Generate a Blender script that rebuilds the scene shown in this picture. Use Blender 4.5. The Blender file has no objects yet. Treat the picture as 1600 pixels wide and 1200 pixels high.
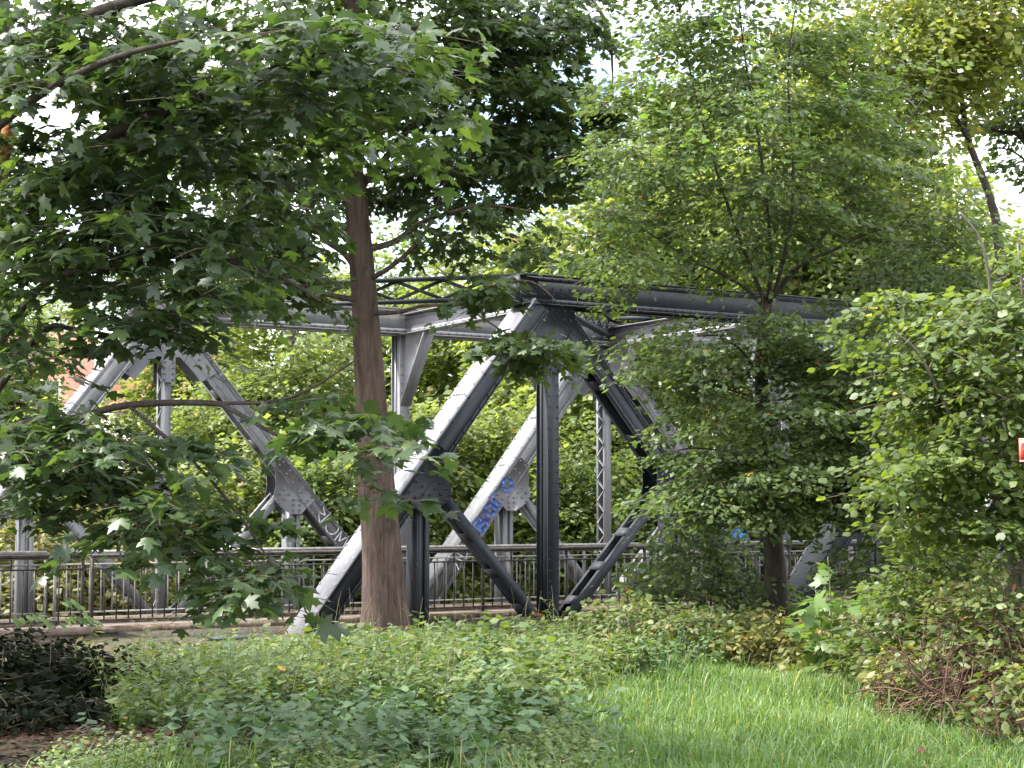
import bpy, math, random
import numpy as np
from mathutils import Vector
R = np.random.default_rng(7)
random.seed(7)
S = bpy.context.scene
COL = S.collection
PI = math.pi

# ------------------------------------------------------------------ camera frame
F_PX, PITCH, YAW, ZE = 2594.6, 0.07296, 0.5409, 1.792
FW = np.array([0, math.cos(PITCH), math.sin(PITCH)]); UP = np.array([0, -math.sin(PITCH), math.cos(PITCH)])
def at(px, py, d):
    """a point of the place, from its bearing in the photograph and its distance"""
    return np.array([0, 0, ZE]) + d*(np.array([1, 0, 0])*(px-800)/F_PX + FW + UP*(600-py)/F_PX)

# ------------------------------------------------------------------ object helpers
def tag(o, label=None, cat=None, group=None, kind=None):
    if label: o['label'] = label
    if cat: o['category'] = cat
    if group: o['group'] = group
    if kind: o['kind'] = kind
    return o
def empty(name, loc=(0, 0, 0), rz=0, parent=None):
    o = bpy.data.objects.new(name, None); COL.objects.link(o)
    o.location = [float(c) for c in loc]; o.rotation_euler = (0, 0, rz); o.empty_display_size = .3
    if parent: o.parent = parent
    return o

class MB:
    """collects vertex and face arrays, builds ONE mesh object"""
    def __init__(s): s.v = []; s.f = []; s.n = 0; s.a = []
    def add(s, v, f, att=None):
        v = np.asarray(v, float).reshape(-1, 3); f = np.asarray(f, int)
        s.v.append(v); s.f.append(f+s.n); s.n += len(v)
        s.a.append(np.full(len(v), 0.0) if att is None else np.asarray(att, float))
    def box(s, c, h, ax=None):
        c = np.asarray(c, float)
        A = np.eye(3) if ax is None else np.asarray(ax, float)
        k = np.array([[x, y, z] for x in (-1, 1) for y in (-1, 1) for z in (-1, 1)], float)*np.asarray(h, float)
        s.add(c+k@A, [[0, 1, 3, 2], [4, 6, 7, 5], [0, 4, 5, 1], [2, 3, 7, 6], [0, 2, 6, 4], [1, 5, 7, 3]])
    def lohi(s, lo, hi):
        lo = np.array(lo, float); hi = np.array(hi, float); s.box((lo+hi)/2, np.abs(hi-lo)/2)
    def prism(s, poly, dirv):
        """polygon (n,3) thickened by vector"""
        p = np.asarray(poly, float); n = len(p); q = p+np.asarray(dirv, float)
        s.v.append(np.vstack([p, q])); b = s.n; s.n += 2*n; s.a.append(np.zeros(2*n))
        s.f.append(np.arange(n)[None]+b); s.f.append((np.arange(n)[::-1]+n)[None]+b)
        i = np.arange(n); j = (i+1) % n
        s.f.append(np.stack([i, j, j+n, i+n], 1)+b)
    def tube(s, pts, rad, n=6, cap=True, flute=0, ph=0):
        p = np.asarray(pts, float); m = len(p); r = np.broadcast_to(np.asarray(rad, float), (m,))
        t = np.gradient(p, axis=0); t /= np.linalg.norm(t, axis=1, keepdims=True)+1e-9
        ref = np.array([0, 0, 1.]) if abs(t[:, 2]).mean() < .8 else np.array([0, 1., 0])
        a = np.cross(t, ref); a /= np.linalg.norm(a, axis=1, keepdims=True)+1e-9; b = np.cross(t, a)
        th = np.linspace(0, 2*PI, n, endpoint=False)
        rr = r[:, None]*np.ones(n)
        if flute: 
            k = np.linspace(1, .25, m)[:, None]
            rr = rr*(1+flute*k*(np.sin(3*th+ph)+.6*np.sin(5*th+1.3+ph)+.35*np.sin(9*th))[None])
        v = p[:, None]+rr[..., None]*(np.cos(th)[None, :, None]*a[:, None]+np.sin(th)[None, :, None]*b[:, None])
        i = np.arange(m-1)[:, None]*n; j = np.arange(n)[None]; k = (j+1) % n
        f = np.stack([i+j, i+k, i+n+k, i+n+j], -1).reshape(-1, 4)
        b0 = s.n; s.add(v.reshape(-1, 3), f)
        if cap:
            s.f.append((np.arange(n)[::-1])[None]+b0); s.f.append((np.arange(n)+(m-1)*n)[None]+b0)
    def rivets(s, pts, nrm, r=.023):
        """round rivet heads: points (k,3) on a surface of normal nrm"""
        p = np.asarray(pts, float).reshape(-1, 3); nn = np.asarray(nrm, float); nn = nn/np.linalg.norm(nn)
        a = np.cross(nn, [0, 0, 1.] if abs(nn[2]) < .9 else [1., 0, 0]); a /= np.linalg.norm(a); b = np.cross(nn, a)
        th = np.linspace(0, 2*PI, 6, endpoint=False)
        ring = np.cos(th)[:, None]*a+np.sin(th)[:, None]*b
        T = np.vstack([ring*r, ring*r*.78+nn*r*.7, nn[None]*r*1.0])
        f = [[i, (i+1) % 6, 6+(i+1) % 6, 6+i] for i in range(6)]; g = [[6+i, 6+(i+1) % 6, 12] for i in range(6)]
        k = len(p); v = (p[:, None]+T[None]).reshape(-1, 3); o = (np.arange(k)*13)[:, None, None]; b0 = s.n
        s.add(v, (np.array(f)[None]+o).reshape(-1, 4)); s.f.append((np.array(g)[None]+o).reshape(-1, 3)+b0)
    def build(s, name, mat, parent=None, smooth=False):
        me = bpy.data.meshes.new(name)
        v = np.vstack(s.v); cnt = np.concatenate([np.full(len(f), f.shape[1]) for f in s.f]); loops = np.concatenate([f.ravel() for f in s.f])
        me.vertices.add(len(v)); me.vertices.foreach_set('co', v.astype(np.float32).ravel())
        me.loops.add(len(loops)); me.loops.foreach_set('vertex_index', loops.astype(np.int32))
        me.polygons.add(len(cnt)); me.polygons.foreach_set('loop_start', (np.cumsum(cnt)-cnt).astype(np.int32))
        if smooth: me.polygons.foreach_set('use_smooth', np.ones(len(cnt), bool))
        a = np.concatenate(s.a)
        if a.any():
            at_ = me.attributes.new('tint', 'FLOAT', 'POINT'); at_.data.foreach_set('value', a.astype(np.float32))
        me.update(calc_edges=True); me.validate()
        me.materials.append(mat)
        o = bpy.data.objects.new(name, me); COL.objects.link(o)
        if parent: o.parent = parent
        return o

# ------------------------------------------------------------------ materials
def newmat(name):
    m = bpy.data.materials.new(name); m.use_nodes = True
    n = m.node_tree.nodes; n.clear(); return m, n, m.node_tree.links
def ramp(n, stops):
    r = n.new('ShaderNodeValToRGB'); e = r.color_ramp.elements
    e[0].position, e[0].color = stops[0][0], (*stops[0][1], 1); e[1].position, e[1].color = stops[-1][0], (*stops[-1][1], 1)
    for p, c in stops[1:-1]: k = e.new(p); k.color = (*c, 1)
    return r
def leaf_mat(name, cols, trans=.38, tcol=(1.25, 1.25, .5), rough=.42, spec=.5, rare=None):
    """leaf: colours vary from leaf to leaf, light passes through"""
    m, n, L = newmat(name)
    g = n.new('ShaderNodeNewGeometry'); k = len(cols)
    r = ramp(n, [(i/(k-1), c) for i, c in enumerate(cols)])
    tx = n.new('ShaderNodeTexNoise'); tx.inputs['Scale'].default_value = .9; tx.inputs['Detail'].default_value = 2
    tc = n.new('ShaderNodeTexCoord'); L.new(tc.outputs['Object'], tx.inputs['Vector'])
    mx = n.new('ShaderNodeMath'); mx.operation = 'MULTIPLY_ADD'; mx.inputs[1].default_value = .7
    sb = n.new('ShaderNodeMath'); sb.operation = 'MULTIPLY_ADD'; sb.inputs[1].default_value = 1.2; sb.inputs[2].default_value = -.45
    L.new(tx.outputs['Fac'], sb.inputs[0]); L.new(g.outputs['Random Per Island'], mx.inputs[0]); L.new(sb.outputs[0], mx.inputs[2])
    L.new(mx.outputs[0], r.inputs[0]); col = r.outputs[0]
    if rare:   # a few leaves already turned
        gt = n.new('ShaderNodeMath'); gt.operation = 'GREATER_THAN'; gt.inputs[1].default_value = 1-rare[0]
        ml = n.new('ShaderNodeMath'); ml.operation = 'MULTIPLY'; ml.inputs[1].default_value = 37.77
        fr = n.new('ShaderNodeMath'); fr.operation = 'FRACT'
        L.new(g.outputs['Random Per Island'], ml.inputs[0]); L.new(ml.outputs[0], fr.inputs[0]); L.new(fr.outputs[0], gt.inputs[0])
        mc = n.new('ShaderNodeMixRGB'); mc.inputs[2].default_value = (*rare[1], 1)
        L.new(gt.outputs[0], mc.inputs[0]); L.new(col, mc.inputs[1]); col = mc.outputs[0]
    p = n.new('ShaderNodeBsdfPrincipled'); p.inputs['Roughness'].default_value = rough; p.inputs['Specular IOR Level'].default_value = spec
    t = n.new('ShaderNodeBsdfTranslucent'); tm = n.new('ShaderNodeMixRGB'); tm.blend_type = 'MULTIPLY'; tm.inputs[0].default_value = 1
    tm.inputs[2].default_value = (*[c*1.5 for c in tcol], 1)
    ms = n.new('ShaderNodeMixShader'); ms.inputs[0].default_value = trans
    o = n.new('ShaderNodeOutputMaterial')
    L.new(col, p.inputs['Base Color']); L.new(col, tm.inputs[1]); L.new(tm.outputs[0], t.inputs[0])
    L.new(p.outputs[0], ms.inputs[1]); L.new(t.outputs[0], ms.inputs[2]); L.new(ms.outputs[0], o.inputs[0])
    return m
def surf(name, c1, c2, scale=6, rough=.7, bump=.2, stretch=(1, 1, 1), c3=None, detail=8, spec=.4, bdist=.02, contrast=(.35, .65)):
    m, n, L = newmat(name)
    tc = n.new('ShaderNodeTexCoord'); mp = n.new('ShaderNodeMapping'); mp.inputs['Scale'].default_value = stretch
    L.new(tc.outputs['Object'], mp.inputs[0])
    t = n.new('ShaderNodeTexNoise'); t.inputs['Scale'].default_value = scale; t.inputs['Detail'].default_value = detail; t.inputs['Roughness'].default_value = .65
    L.new(mp.outputs[0], t.inputs['Vector'])
    st = [(contrast[0], c1), (contrast[1], c2)]
    if c3: st = [(contrast[0], c1), (.5, c3), (contrast[1], c2)]
    r = ramp(n, st); L.new(t.outputs['Fac'], r.inputs[0])
    p = n.new('ShaderNodeBsdfPrincipled'); p.inputs['Roughness'].default_value = rough; p.inputs['Specular IOR Level'].default_value = spec
    L.new(r.outputs[0], p.inputs['Base Color'])
    if bump:
        b = n.new('ShaderNodeBump'); b.inputs['Strength'].default_value = bump; b.inputs['Distance'].default_value = bdist
        L.new(t.outputs['Fac'], b.inputs['Height']); L.new(b.outputs[0], p.inputs['Normal'])
    o = n.new('ShaderNodeOutputMaterial'); L.new(p.outputs[0], o.inputs[0]); return m

def paint_mat(name, ca, cb, r0=.25, r1=.5, sp=.5):
    """old grey blue bridge paint with dirt streaks, chips of rust and lichen"""
    m, n, L = newmat(name)
    tc = n.new('ShaderNodeTexCoord')
    def noise(sc, st=(1, 1, 1), det=6):
        mp = n.new('ShaderNodeMapping'); mp.inputs['Scale'].default_value = st; L.new(tc.outputs['Object'], mp.inputs[0])
        t = n.new('ShaderNodeTexNoise'); t.inputs['Scale'].default_value = sc; t.inputs['Detail'].default_value = det; t.inputs['Roughness'].default_value = .7
        L.new(mp.outputs[0], t.inputs['Vector']); return t
    a = noise(2.2, (1, 1, .25)); r = ramp(n, [(.3, ca), (.7, cb)]); L.new(a.outputs['Fac'], r.inputs[0])
    b = noise(9, (1, 1, .5)); rb = ramp(n, [(.63, (0, 0, 0)), (.74, (1, 1, 1))]); L.new(b.outputs['Fac'], rb.inputs[0])
    mx = n.new('ShaderNodeMixRGB'); mx.inputs[2].default_value = (.13, .10, .075, 1); L.new(rb.outputs[0], mx.inputs[0]); L.new(r.outputs[0], mx.inputs[1])
    c = noise(23); rc = ramp(n, [(.66, (0, 0, 0)), (.72, (1, 1, 1))]); L.new(c.outputs['Fac'], rc.inputs[0])
    m2 = n.new('ShaderNodeMixRGB'); m2.inputs[2].default_value = (*[(a+b)*.9 for a, b in zip(ca, cb)], 1); ru = noise(5, (1, 1, .18)); rr2 = ramp(n, [(.60, (0, 0, 0)), (.75, (.55, .55, .55))]); L.new(ru.outputs['Fac'], rr2.inputs[0]); m3 = n.new('ShaderNodeMixRGB'); m3.inputs[2].default_value = (.10, .075, .055, 1); L.new(rc.outputs[0], m2.inputs[0]); L.new(mx.outputs[0], m2.inputs[1])
    p = n.new('ShaderNodeBsdfPrincipled'); L.new(rr2.outputs[0], m3.inputs[0]); L.new(m2.outputs[0], m3.inputs[1]); L.new(m3.outputs[0], p.inputs['Base Color'])
    rr = n.new('ShaderNodeMapRange'); rr.inputs[3].default_value = r0; rr.inputs[4].default_value = r1; L.new(b.outputs['Fac'], rr.inputs[0]); L.new(rr.outputs[0], p.inputs['Roughness'])
    bp = n.new('ShaderNodeBump'); bp.inputs['Strength'].default_value = .12; bp.inputs['Distance'].default_value = .01; L.new(b.outputs['Fac'], bp.inputs['Height']); L.new(bp.outputs[0], p.inputs['Normal'])
    p.inputs['Specular IOR Level'].default_value = sp
    o = n.new('ShaderNodeOutputMaterial'); L.new(p.outputs[0], o.inputs[0]); return m

M = {}
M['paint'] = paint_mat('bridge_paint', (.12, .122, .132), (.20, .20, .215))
M['paint_dark'] = paint_mat('shaded_bridge_paint', (.018, .022, .029), (.036, .041, .05), .42, .7, .25)  # same bridge paint with the near truss's shade put into the colour
M['paint_pale'] = paint_mat('sky_sheen_bridge_paint', (.18, .18, .205), (.28, .28, .315))  # sky sheen on the end post plate and cross beams, put into the colour
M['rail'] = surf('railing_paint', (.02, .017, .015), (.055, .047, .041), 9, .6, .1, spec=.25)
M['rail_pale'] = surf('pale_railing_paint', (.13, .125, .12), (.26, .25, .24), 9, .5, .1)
def bark(name, c1, c2, c3):
    m, n, L = newmat(name); tc = n.new('ShaderNodeTexCoord')
    def nz(sc, st, det=8):
        mp = n.new('ShaderNodeMapping'); mp.inputs['Scale'].default_value = st; L.new(tc.outputs['Object'], mp.inputs[0])
        t = n.new('ShaderNodeTexNoise'); t.inputs['Scale'].default_value = sc; t.inputs['Detail'].default_value = det; t.inputs['Roughness'].default_value = .7; t.inputs['Distortion'].default_value = .6; L.new(mp.outputs[0], t.inputs['Vector']); return t
    a = nz(16, (1, 1, .11)); b = nz(2.2, (1, 1, .8), 5); c = nz(60, (1, 1, .5), 3)
    ra = ramp(n, [(.34, c1), (.5, c2), (.68, c3)]); L.new(a.outputs['Fac'], ra.inputs[0])
    rb = ramp(n, [(.3, (.66, .66, .66)), (.7, (1.2, 1.18, 1.12))]); L.new(b.outputs['Fac'], rb.inputs[0])
    mx = n.new('ShaderNodeMixRGB'); mx.blend_type = 'MULTIPLY'; mx.inputs[0].default_value = 1; L.new(ra.outputs[0], mx.inputs[1]); L.new(rb.outputs[0], mx.inputs[2])
    ad = n.new('ShaderNodeMath'); ad.operation = 'MULTIPLY_ADD'; ad.inputs[1].default_value = .25; L.new(c.outputs['Fac'], ad.inputs[0]); L.new(a.outputs['Fac'], ad.inputs[2])
    bp = n.new('ShaderNodeBump'); bp.inputs['Strength'].default_value = 1; bp.inputs['Distance'].default_value = .035; L.new(ad.outputs[0], bp.inputs['Height'])
    p = n.new('ShaderNodeBsdfPrincipled'); p.inputs['Roughness'].default_value = .92; p.inputs['Specular IOR Level'].default_value = .2
    L.new(mx.outputs[0], p.inputs['Base Color']); L.new(bp.outputs[0], p.inputs['Normal']); o = n.new('ShaderNodeOutputMaterial'); L.new(p.outputs[0], o.inputs[0]); return m
M['bark_maple'] = bark('maple_bark', (.058, .041, .035), (.112, .080, .070), (.165, .124, .11))
M['bark_dark'] = surf('dark_bark', (.022, .017, .014), (.06, .047, .038), 7, .9, .8, (2, 2, .6), bdist=.03)
M['bark_grey'] = surf('grey_bark', (.09, .08, .065), (.2, .185, .16), 5, .9, .6, (2, 2, .6), bdist=.03)
M['twig'] = surf('twig_bark', (.06, .05, .035), (.13, .11, .07), 12, .8, .2)
M['stem_red'] = surf('dead_stems', (.05, .025, .018), (.19, .11, .08), 14, .8, .2)
M['stem_green'] = surf('green_stems', (.09, .12, .035), (.17, .19, .07), 14, .6, .1)
M['wound'] = surf('bark_wound', (.30, .10, .03), (.5, .22, .09), 14, .9, .5)
M['concrete'] = surf('mossy_concrete', (.10, .085, .06), (.27, .235, .2), 3.5, .95, .5, c3=(.2, .165, .135))
M['moss_kerb'] = surf('moss_kerb', (.07, .05, .035), (.22, .17, .135), 7, .95, .5)
M['kerb'] = surf('kerb_stone', (.15, .11, .09), (.34, .27, .235), 7, .95, .4)
M['path'] = surf('path_surface', (.10, .085, .07), (.2, .18, .16), 14, .95, .4)
M['ground'] = surf('soil_and_litter', (.022, .018, .010), (.075, .058, .03), 3.0, 1, .8, c3=(.045, .045, .018))
M['litter'] = leaf_mat('fallen_leaves', [(.03, .014, .010), (.06, .03, .018), (.10, .055, .032), (.045, .03, .02)], .1, (1, .8, .5), .7, .2)
M['maple_near'] = leaf_mat('near_maple_leaf', [(.024, .044, .022), (.038, .067, .030), (.055, .092, .038), (.09, .135, .045)], .38, (1.3, 1.35, .45), .40, .55)
M['maple_main'] = leaf_mat('main_maple_leaf', [(.034, .058, .024), (.054, .088, .034), (.082, .125, .046)], .36, (1.3, 1.35, .45), .45, .5)
M['hornbeam'] = leaf_mat('hornbeam_leaf', [(.042, .068, .028), (.066, .102, .04), (.096, .138, .05), (.14, .19, .062)], .42, (1.3, 1.35, .55), .45, .5, rare=(.0012, (.45, .17, .06)))
M['hazel'] = leaf_mat('hazel_leaf', [(.055, .092, .028), (.09, .135, .038), (.14, .185, .05)], .42, (1.35, 1.3, .5), .48, .45, rare=(.001, (.5, .30, .05)))
M['yellow_tree'] = leaf_mat('yellowing_leaf', [(.10, .145, .042), (.16, .20, .055), (.25, .26, .07)], .46, (1.3, 1.25, .5), .5, .4, rare=(.008, (.4, .25, .06)))
M['bg1'] = leaf_mat('far_leaf_light', [(.09, .13, .045), (.15, .195, .066), (.24, .275, .105)], .46, (1.35, 1.3, .55), .5, .4, rare=(.003, (.4, .2, .1)))
M['bg2'] = leaf_mat('far_leaf_mid', [(.068, .108, .04), (.115, .165, .056), (.185, .23, .085)], .46, (1.35, 1.3, .55), .5, .4)
M['bg3'] = leaf_mat('far_leaf_dry', [(.09, .105, .04), (.16, .165, .065), (.25, .235, .11)], .35, (1.2, 1.1, .5), .55, .35, rare=(.01, (.4, .3, .15)))
M['bramble'] = leaf_mat('bramble_leaf', [(.05, .08, .028), (.09, .13, .042), (.15, .18, .055), (.25, .235, .075)], .3, (1.2, 1.2, .4), .5, .4, rare=(.010, (.28, .10, .045)))
M['bramble_y'] = leaf_mat('yellow_bramble_leaf', [(.09, .115, .035), (.17, .18, .05), (.30, .27, .08)], .3, (1.2, 1.1, .4), .5, .4, rare=(.02, (.36, .16, .06)))
M['nettle'] = leaf_mat('nettle_leaf', [(.05, .095, .046), (.085, .145, .068), (.13, .205, .10)], .25, (1.2, 1.3, .5), .55, .35)
M['herb'] = leaf_mat('herb_leaf', [(.05, .085, .03), (.085, .135, .045), (.135, .19, .065), (.20, .22, .09)], .32, (1.2, 1.25, .4), .5, .4, rare=(.012, (.3, .22, .1)))
M['dark_shrub'] = leaf_mat('shaded_shrub_leaf', [(.005, .008, .005), (.008, .012, .006), (.016, .022, .009)], .12, (1.2, 1.2, .4), .75, .05)  # deep shade of the corner is put into this near black leaf colour
M['sapling'] = leaf_mat('sapling_leaf', [(.08, .14, .045), (.12, .19, .06), (.16, .22, .07)], .4, (1.2, 1.25, .5), .45, .45)
M['grass'] = leaf_mat('grass_blade', [(.055, .115, .035), (.09, .165, .05), (.135, .225, .07), (.22, .27, .11)], .35, (1.25, 1.2, .4), .45, .4, rare=(.02, (.3, .27, .12)))
M['straw'] = surf('dry_stalks', (.2, .16, .08), (.38, .32, .18), 10, .8, 0)
M['blue'] = surf('blue_spray_paint', (.03, .07, .27), (.10, .15, .34), 12, .5, 0)
M['cyan'] = surf('bright_blue_spray_paint', (.03, .20, .62), (.06, .34, .80), 25, .5, 0)
M['white'] = surf('white_spray_and_fleck', (.5, .5, .52), (.68, .68, .7), 30, .6, 0)
M['pink'] = surf('pink_spray_paint', (.5, .08, .12), (.65, .15, .2), 25, .5, 0)
M['sign_red'] = surf('red_sign_enamel', (.62, .055, .04), (.70, .08, .055), 8, .35, 0)
M['sign_rim'] = surf('pale_red_rim', (.75, .28, .2), (.8, .36, .28), 8, .4, 0)
M['sign_ink'] = surf('dark_red_ink', (.25, .01, .012), (.32, .015, .015), 8, .5, 0)
M['metal'] = surf('galvanised_post', (.3, .3, .3), (.42, .42, .43), 12, .45, 0)
M['brick'] = None
M['render'] = surf('white_render', (.62, .61, .6), (.78, .77, .76), 2, .9, .1)
M['roof'] = surf('red_roof_tile', (.26, .075, .045), (.42, .15, .09), 9, .85, .4, (1, 1, 3))
M['glass'] = surf('window_glass', (.03, .04, .05), (.08, .09, .1), 1, .08, 0, spec=.8)
def brick():
    m, n, L = newmat('red_brick'); tc = n.new('ShaderNodeTexCoord'); b = n.new('ShaderNodeTexBrick')
    b.inputs['Color1'].default_value = (.36, .10, .065, 1); b.inputs['Color2'].default_value = (.46, .17, .11, 1); b.inputs['Mortar'].default_value = (.4, .36, .32, 1)
    b.inputs['Scale'].default_value = 4; mp = n.new('ShaderNodeMapping'); mp.inputs['Rotation'].default_value = (PI/2, 0, 0); L.new(tc.outputs['Object'], mp.inputs[0]); L.new(mp.outputs[0], b.inputs[0])
    p = n.new('ShaderNodeBsdfPrincipled'); p.inputs['Roughness'].default_value = .9; L.new(b.outputs[0], p.inputs['Base Color'])
    o = n.new('ShaderNodeOutputMaterial'); L.new(p.outputs[0], o.inputs[0]); return m
M['brick'] = brick()

# ------------------------------------------------------------------ leaves
def half(outline, cy, fold=.18, droop=.22):
    pts = outline+[(-x, y) for x, y in outline[-2:0:-1]]
    v = np.array([(0, cy)]+pts); n = len(pts)
    z = -fold*np.abs(v[:, 0])-droop*np.maximum(v[:, 1]-.2, 0)**2
    return np.column_stack([v, z]), np.array([[0, 1+i, 1+(i+1) % n] for i in range(n)])
LEAF = {
    'maple_hi': half([(0, 0), (.13, -.05), (.36, -.07), (.29, .09), (.47, .15), (.61, .40), (.41, .41), (.19, .42), (.27, .66), (.12, .72), (0, 1)], .27),
    'maple': half([(0, 0), (.34, -.06), (.28, .12), (.59, .38), (.19, .43), (.25, .69), (0, 1)], .27),
    'ovate': (np.array([(0, 0, 0), (.30, .28, -.09), (.30, .58, -.10), (0, 1, -.14), (-.30, .58, -.10), (-.30, .28, -.09)]), np.array([[0, 1, 2], [0, 2, 3], [0, 3, 4], [0, 4, 5]])),
    'round': (np.array([(0, 0, 0), (.38, .22, -.08), (.42, .60, -.10), (0, 1, -.12), (-.42, .60, -.10), (-.38, .22, -.08)]), np.array([[0, 1, 2], [0, 2, 3], [0, 3, 4], [0, 4, 5]])),
    'narrow': (np.array([(0, 0, 0), (.2, .3, -.05), (.16, .62, -.08), (0, 1, -.24), (-.16, .62, -.08), (-.2, .3, -.05)]), np.array([[0, 1, 2], [0, 2, 3], [0, 3, 4], [0, 4, 5]])),
    'far': (np.array([(0, 0, 0), (.36, .45, -.1), (0, 1, -.12), (-.36, .45, -.1)]), np.array([[0, 1, 2], [0, 2, 3]])),
}
def unit(a): return a/(np.linalg.norm(a, axis=-1, keepdims=True)+1e-9)
def leaves(mb, kind, pos, d, nrm, size):
    T, tri = LEAF[kind]; pos = np.asarray(pos); N = len(pos)
    if not N: return
    y = unit(d); x = unit(np.cross(y, nrm)); z = np.cross(x, y)
    s = np.broadcast_to(np.asarray(size, float), (N,))[:, None, None]
    sq = R.uniform(.82, 1.12, (N, 1, 1)); cv = R.uniform(.3, 2.2, (N, 1, 1))
    v = pos[:, None]+s*(T[None, :, 0:1]*sq*x[:, None]+T[None, :, 1:2]*y[:, None]+T[None, :, 2:3]*cv*z[:, None])
    f = tri[None]+(np.arange(N)*len(T))[:, None, None]
    mb.add(v.reshape(-1, 3), f.reshape(-1, 3))
def bez(a, b, c, n=6):
    t = np.linspace(0, 1, n)[:, None]; return (1-t)**2*a+2*t*(1-t)*b+t*t*c
def spline(P, n=5):
    """Catmull-Rom through points"""
    P = np.asarray(P, float); Q = np.vstack([2*P[0]-P[1], P, 2*P[-1]-P[-2]]); out = []
    for i in range(len(P)-1):
        p0, p1, p2, p3 = Q[i:i+4]; t = np.linspace(0, 1, n, endpoint=False)[:, None]
        out.append(.5*(2*p1+(p2-p0)*t+(2*p0-5*p1+4*p2-p3)*t**2+(3*p1-p0-3*p2+p3)*t**3))
    return np.vstack(out+[P[-1:]])

class Tree:
    """trunk and limbs as one mesh, twigs, and leaf sprays carried on them"""
    def __init__(s, bark, sides=8): s.wood = MB(); s.twigs = MB(); s.leaf = MB(); s.nodes = []; s.rad = []; s.bark = bark; s.sides = sides
    def limb(s, pts, r0, r1, sides=None, n=5, flute=0, node_from=.25):
        p = spline(pts, n); r = np.linspace(r0, r1, len(p)) if np.isscalar(r1) else np.interp(np.linspace(0, 1, len(p)), np.linspace(0, 1, len(r1)), r1)
        s.wood.tube(p, r, sides or s.sides, flute=flute)
        k = int(len(p)*node_from)
        s.nodes += list(p[k:]); s.rad += list(r[k:])
    def limb_path(s, p, rr, sides, flute=0, node_from=.5):
        s.wood.tube(p, rr, sides, flute=flute); k = int(len(p)*node_from); s.nodes += list(p[k:]); s.rad += list(rr[k:])
    def spray(s, c, o, r, n, kind, size, droop=.25, flat=.10, tilt=.35, tw=.5, side=4):
        c = np.asarray(c, float); o = unit(np.asarray(o, float)); b = c-o*r*.9
        N = np.array(s.nodes); dd = np.linalg.norm(N-b, axis=1)+.6*np.maximum(N[:, 2]-b[2], 0); i = int(dd.argmin())
        a = N[i]; q = max(.004, min(s.rad[i]*.55, .006+.010*np.linalg.norm(b-a)))
        mid = (a+b)/2+np.array([0, 0, .10*np.linalg.norm(b-a)])
        p = bez(a, mid, b, 5); s.twigs.tube(p, np.linspace(q, q*.6, 5), 5, cap=False)
        s.nodes += list(p[1:]); s.rad += list(np.linspace(q, q*.6, 5)[1:])
        l = unit(np.cross(o, [0, 0, 1.])); up = np.cross(l, o)
        def P(al, la): return c+o*al*r+l*la*r-np.array([0, 0, 1.])*droop*r*((al+.9)**2*.28+la**2*.5)
        ax = np.array([P(t, 0) for t in np.linspace(-.9, .95, 6)]); s.twigs.tube(ax, np.linspace(q*.6, .0025, 6), 4, cap=False)
        for j in range(side):
            t = -.6+1.3*j/max(side-1, 1); sg = 1 if j % 2 else -1; e = R.uniform(.45, .8)*sg
            s.twigs.tube(np.array([P(t, 0), P(t+.16, e*.5), P(t+.4, e)]), [q*.4, .003, .002], 3, cap=False)
        al = R.uniform(-.8, 1., n); la = np.clip(R.normal(0, .42, n), -1, 1)*(1-.35*np.abs(al))*1.2
        pos = c+o*al[:, None]*r+l*la[:, None]*r-np.array([0, 0, 1.])*(droop*r*((al+.9)**2*.28+la**2*.5))[:, None]
        pos[:, 2] += R.normal(0, flat, n)*r
        d = o[None]*.7+l[None]*(la*1.6)[:, None]+R.normal(0, .45, (n, 3)); d[:, 2] = d[:, 2]*.5-.28*droop*3
        nr = np.array([0, 0, 1.])+R.normal(0, tilt, (n, 3))
        leaves(s.leaf, kind, pos, d, nr, size*R.uniform(.5, 1.25, n))
    def blob(s, c, rad, count, r, n, kind, size, axis=None, hollow=.35, **kw):
        """sprays through an ellipsoid, denser toward its outside, pointing away from the stem"""
        c = np.asarray(c, float); rad = np.asarray(rad, float); pts = []
        while len(pts) < count:
            v = unit(R.normal(size=3))*(hollow+(1-hollow)*R.random()**.6)
            if all(np.linalg.norm((v-w)*rad) > r*.5 for w in pts[-40:]): pts.append(v)
            elif R.random() < .2: pts.append(v)
        P = c+np.array(pts)*rad; ax = c if axis is None else np.asarray(axis, float)
        N = np.array(s.nodes); P = P[np.argsort([np.linalg.norm(N-p, axis=1).min() for p in P])]
        for p in P:
            if hidden(p): continue
            o = p-ax; o[2] *= .35; o = unit(o)+R.normal(0, .35, 3); o[2] = o[2]*.4-.05
            s.spray(p, o, r*R.uniform(.7, 1.25), int(n*R.uniform(.7, 1.3)), kind, size, **kw)
    def finish(s, name, label, cat, base, leafmat, group=None, smooth=True):
        root = empty(name, base); off = np.asarray(base, float)
        for mb in (s.wood, s.twigs, s.leaf): mb.v = [v-off for v in mb.v]
        s.wood.build('trunk', M[s.bark], root, smooth)
        if s.twigs.n: s.twigs.build('twigs', M['twig'], root, smooth)
        if s.leaf.n: s.leaf.build('crown', M[leafmat], root)
        return tag(root, label, cat, group)

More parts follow.
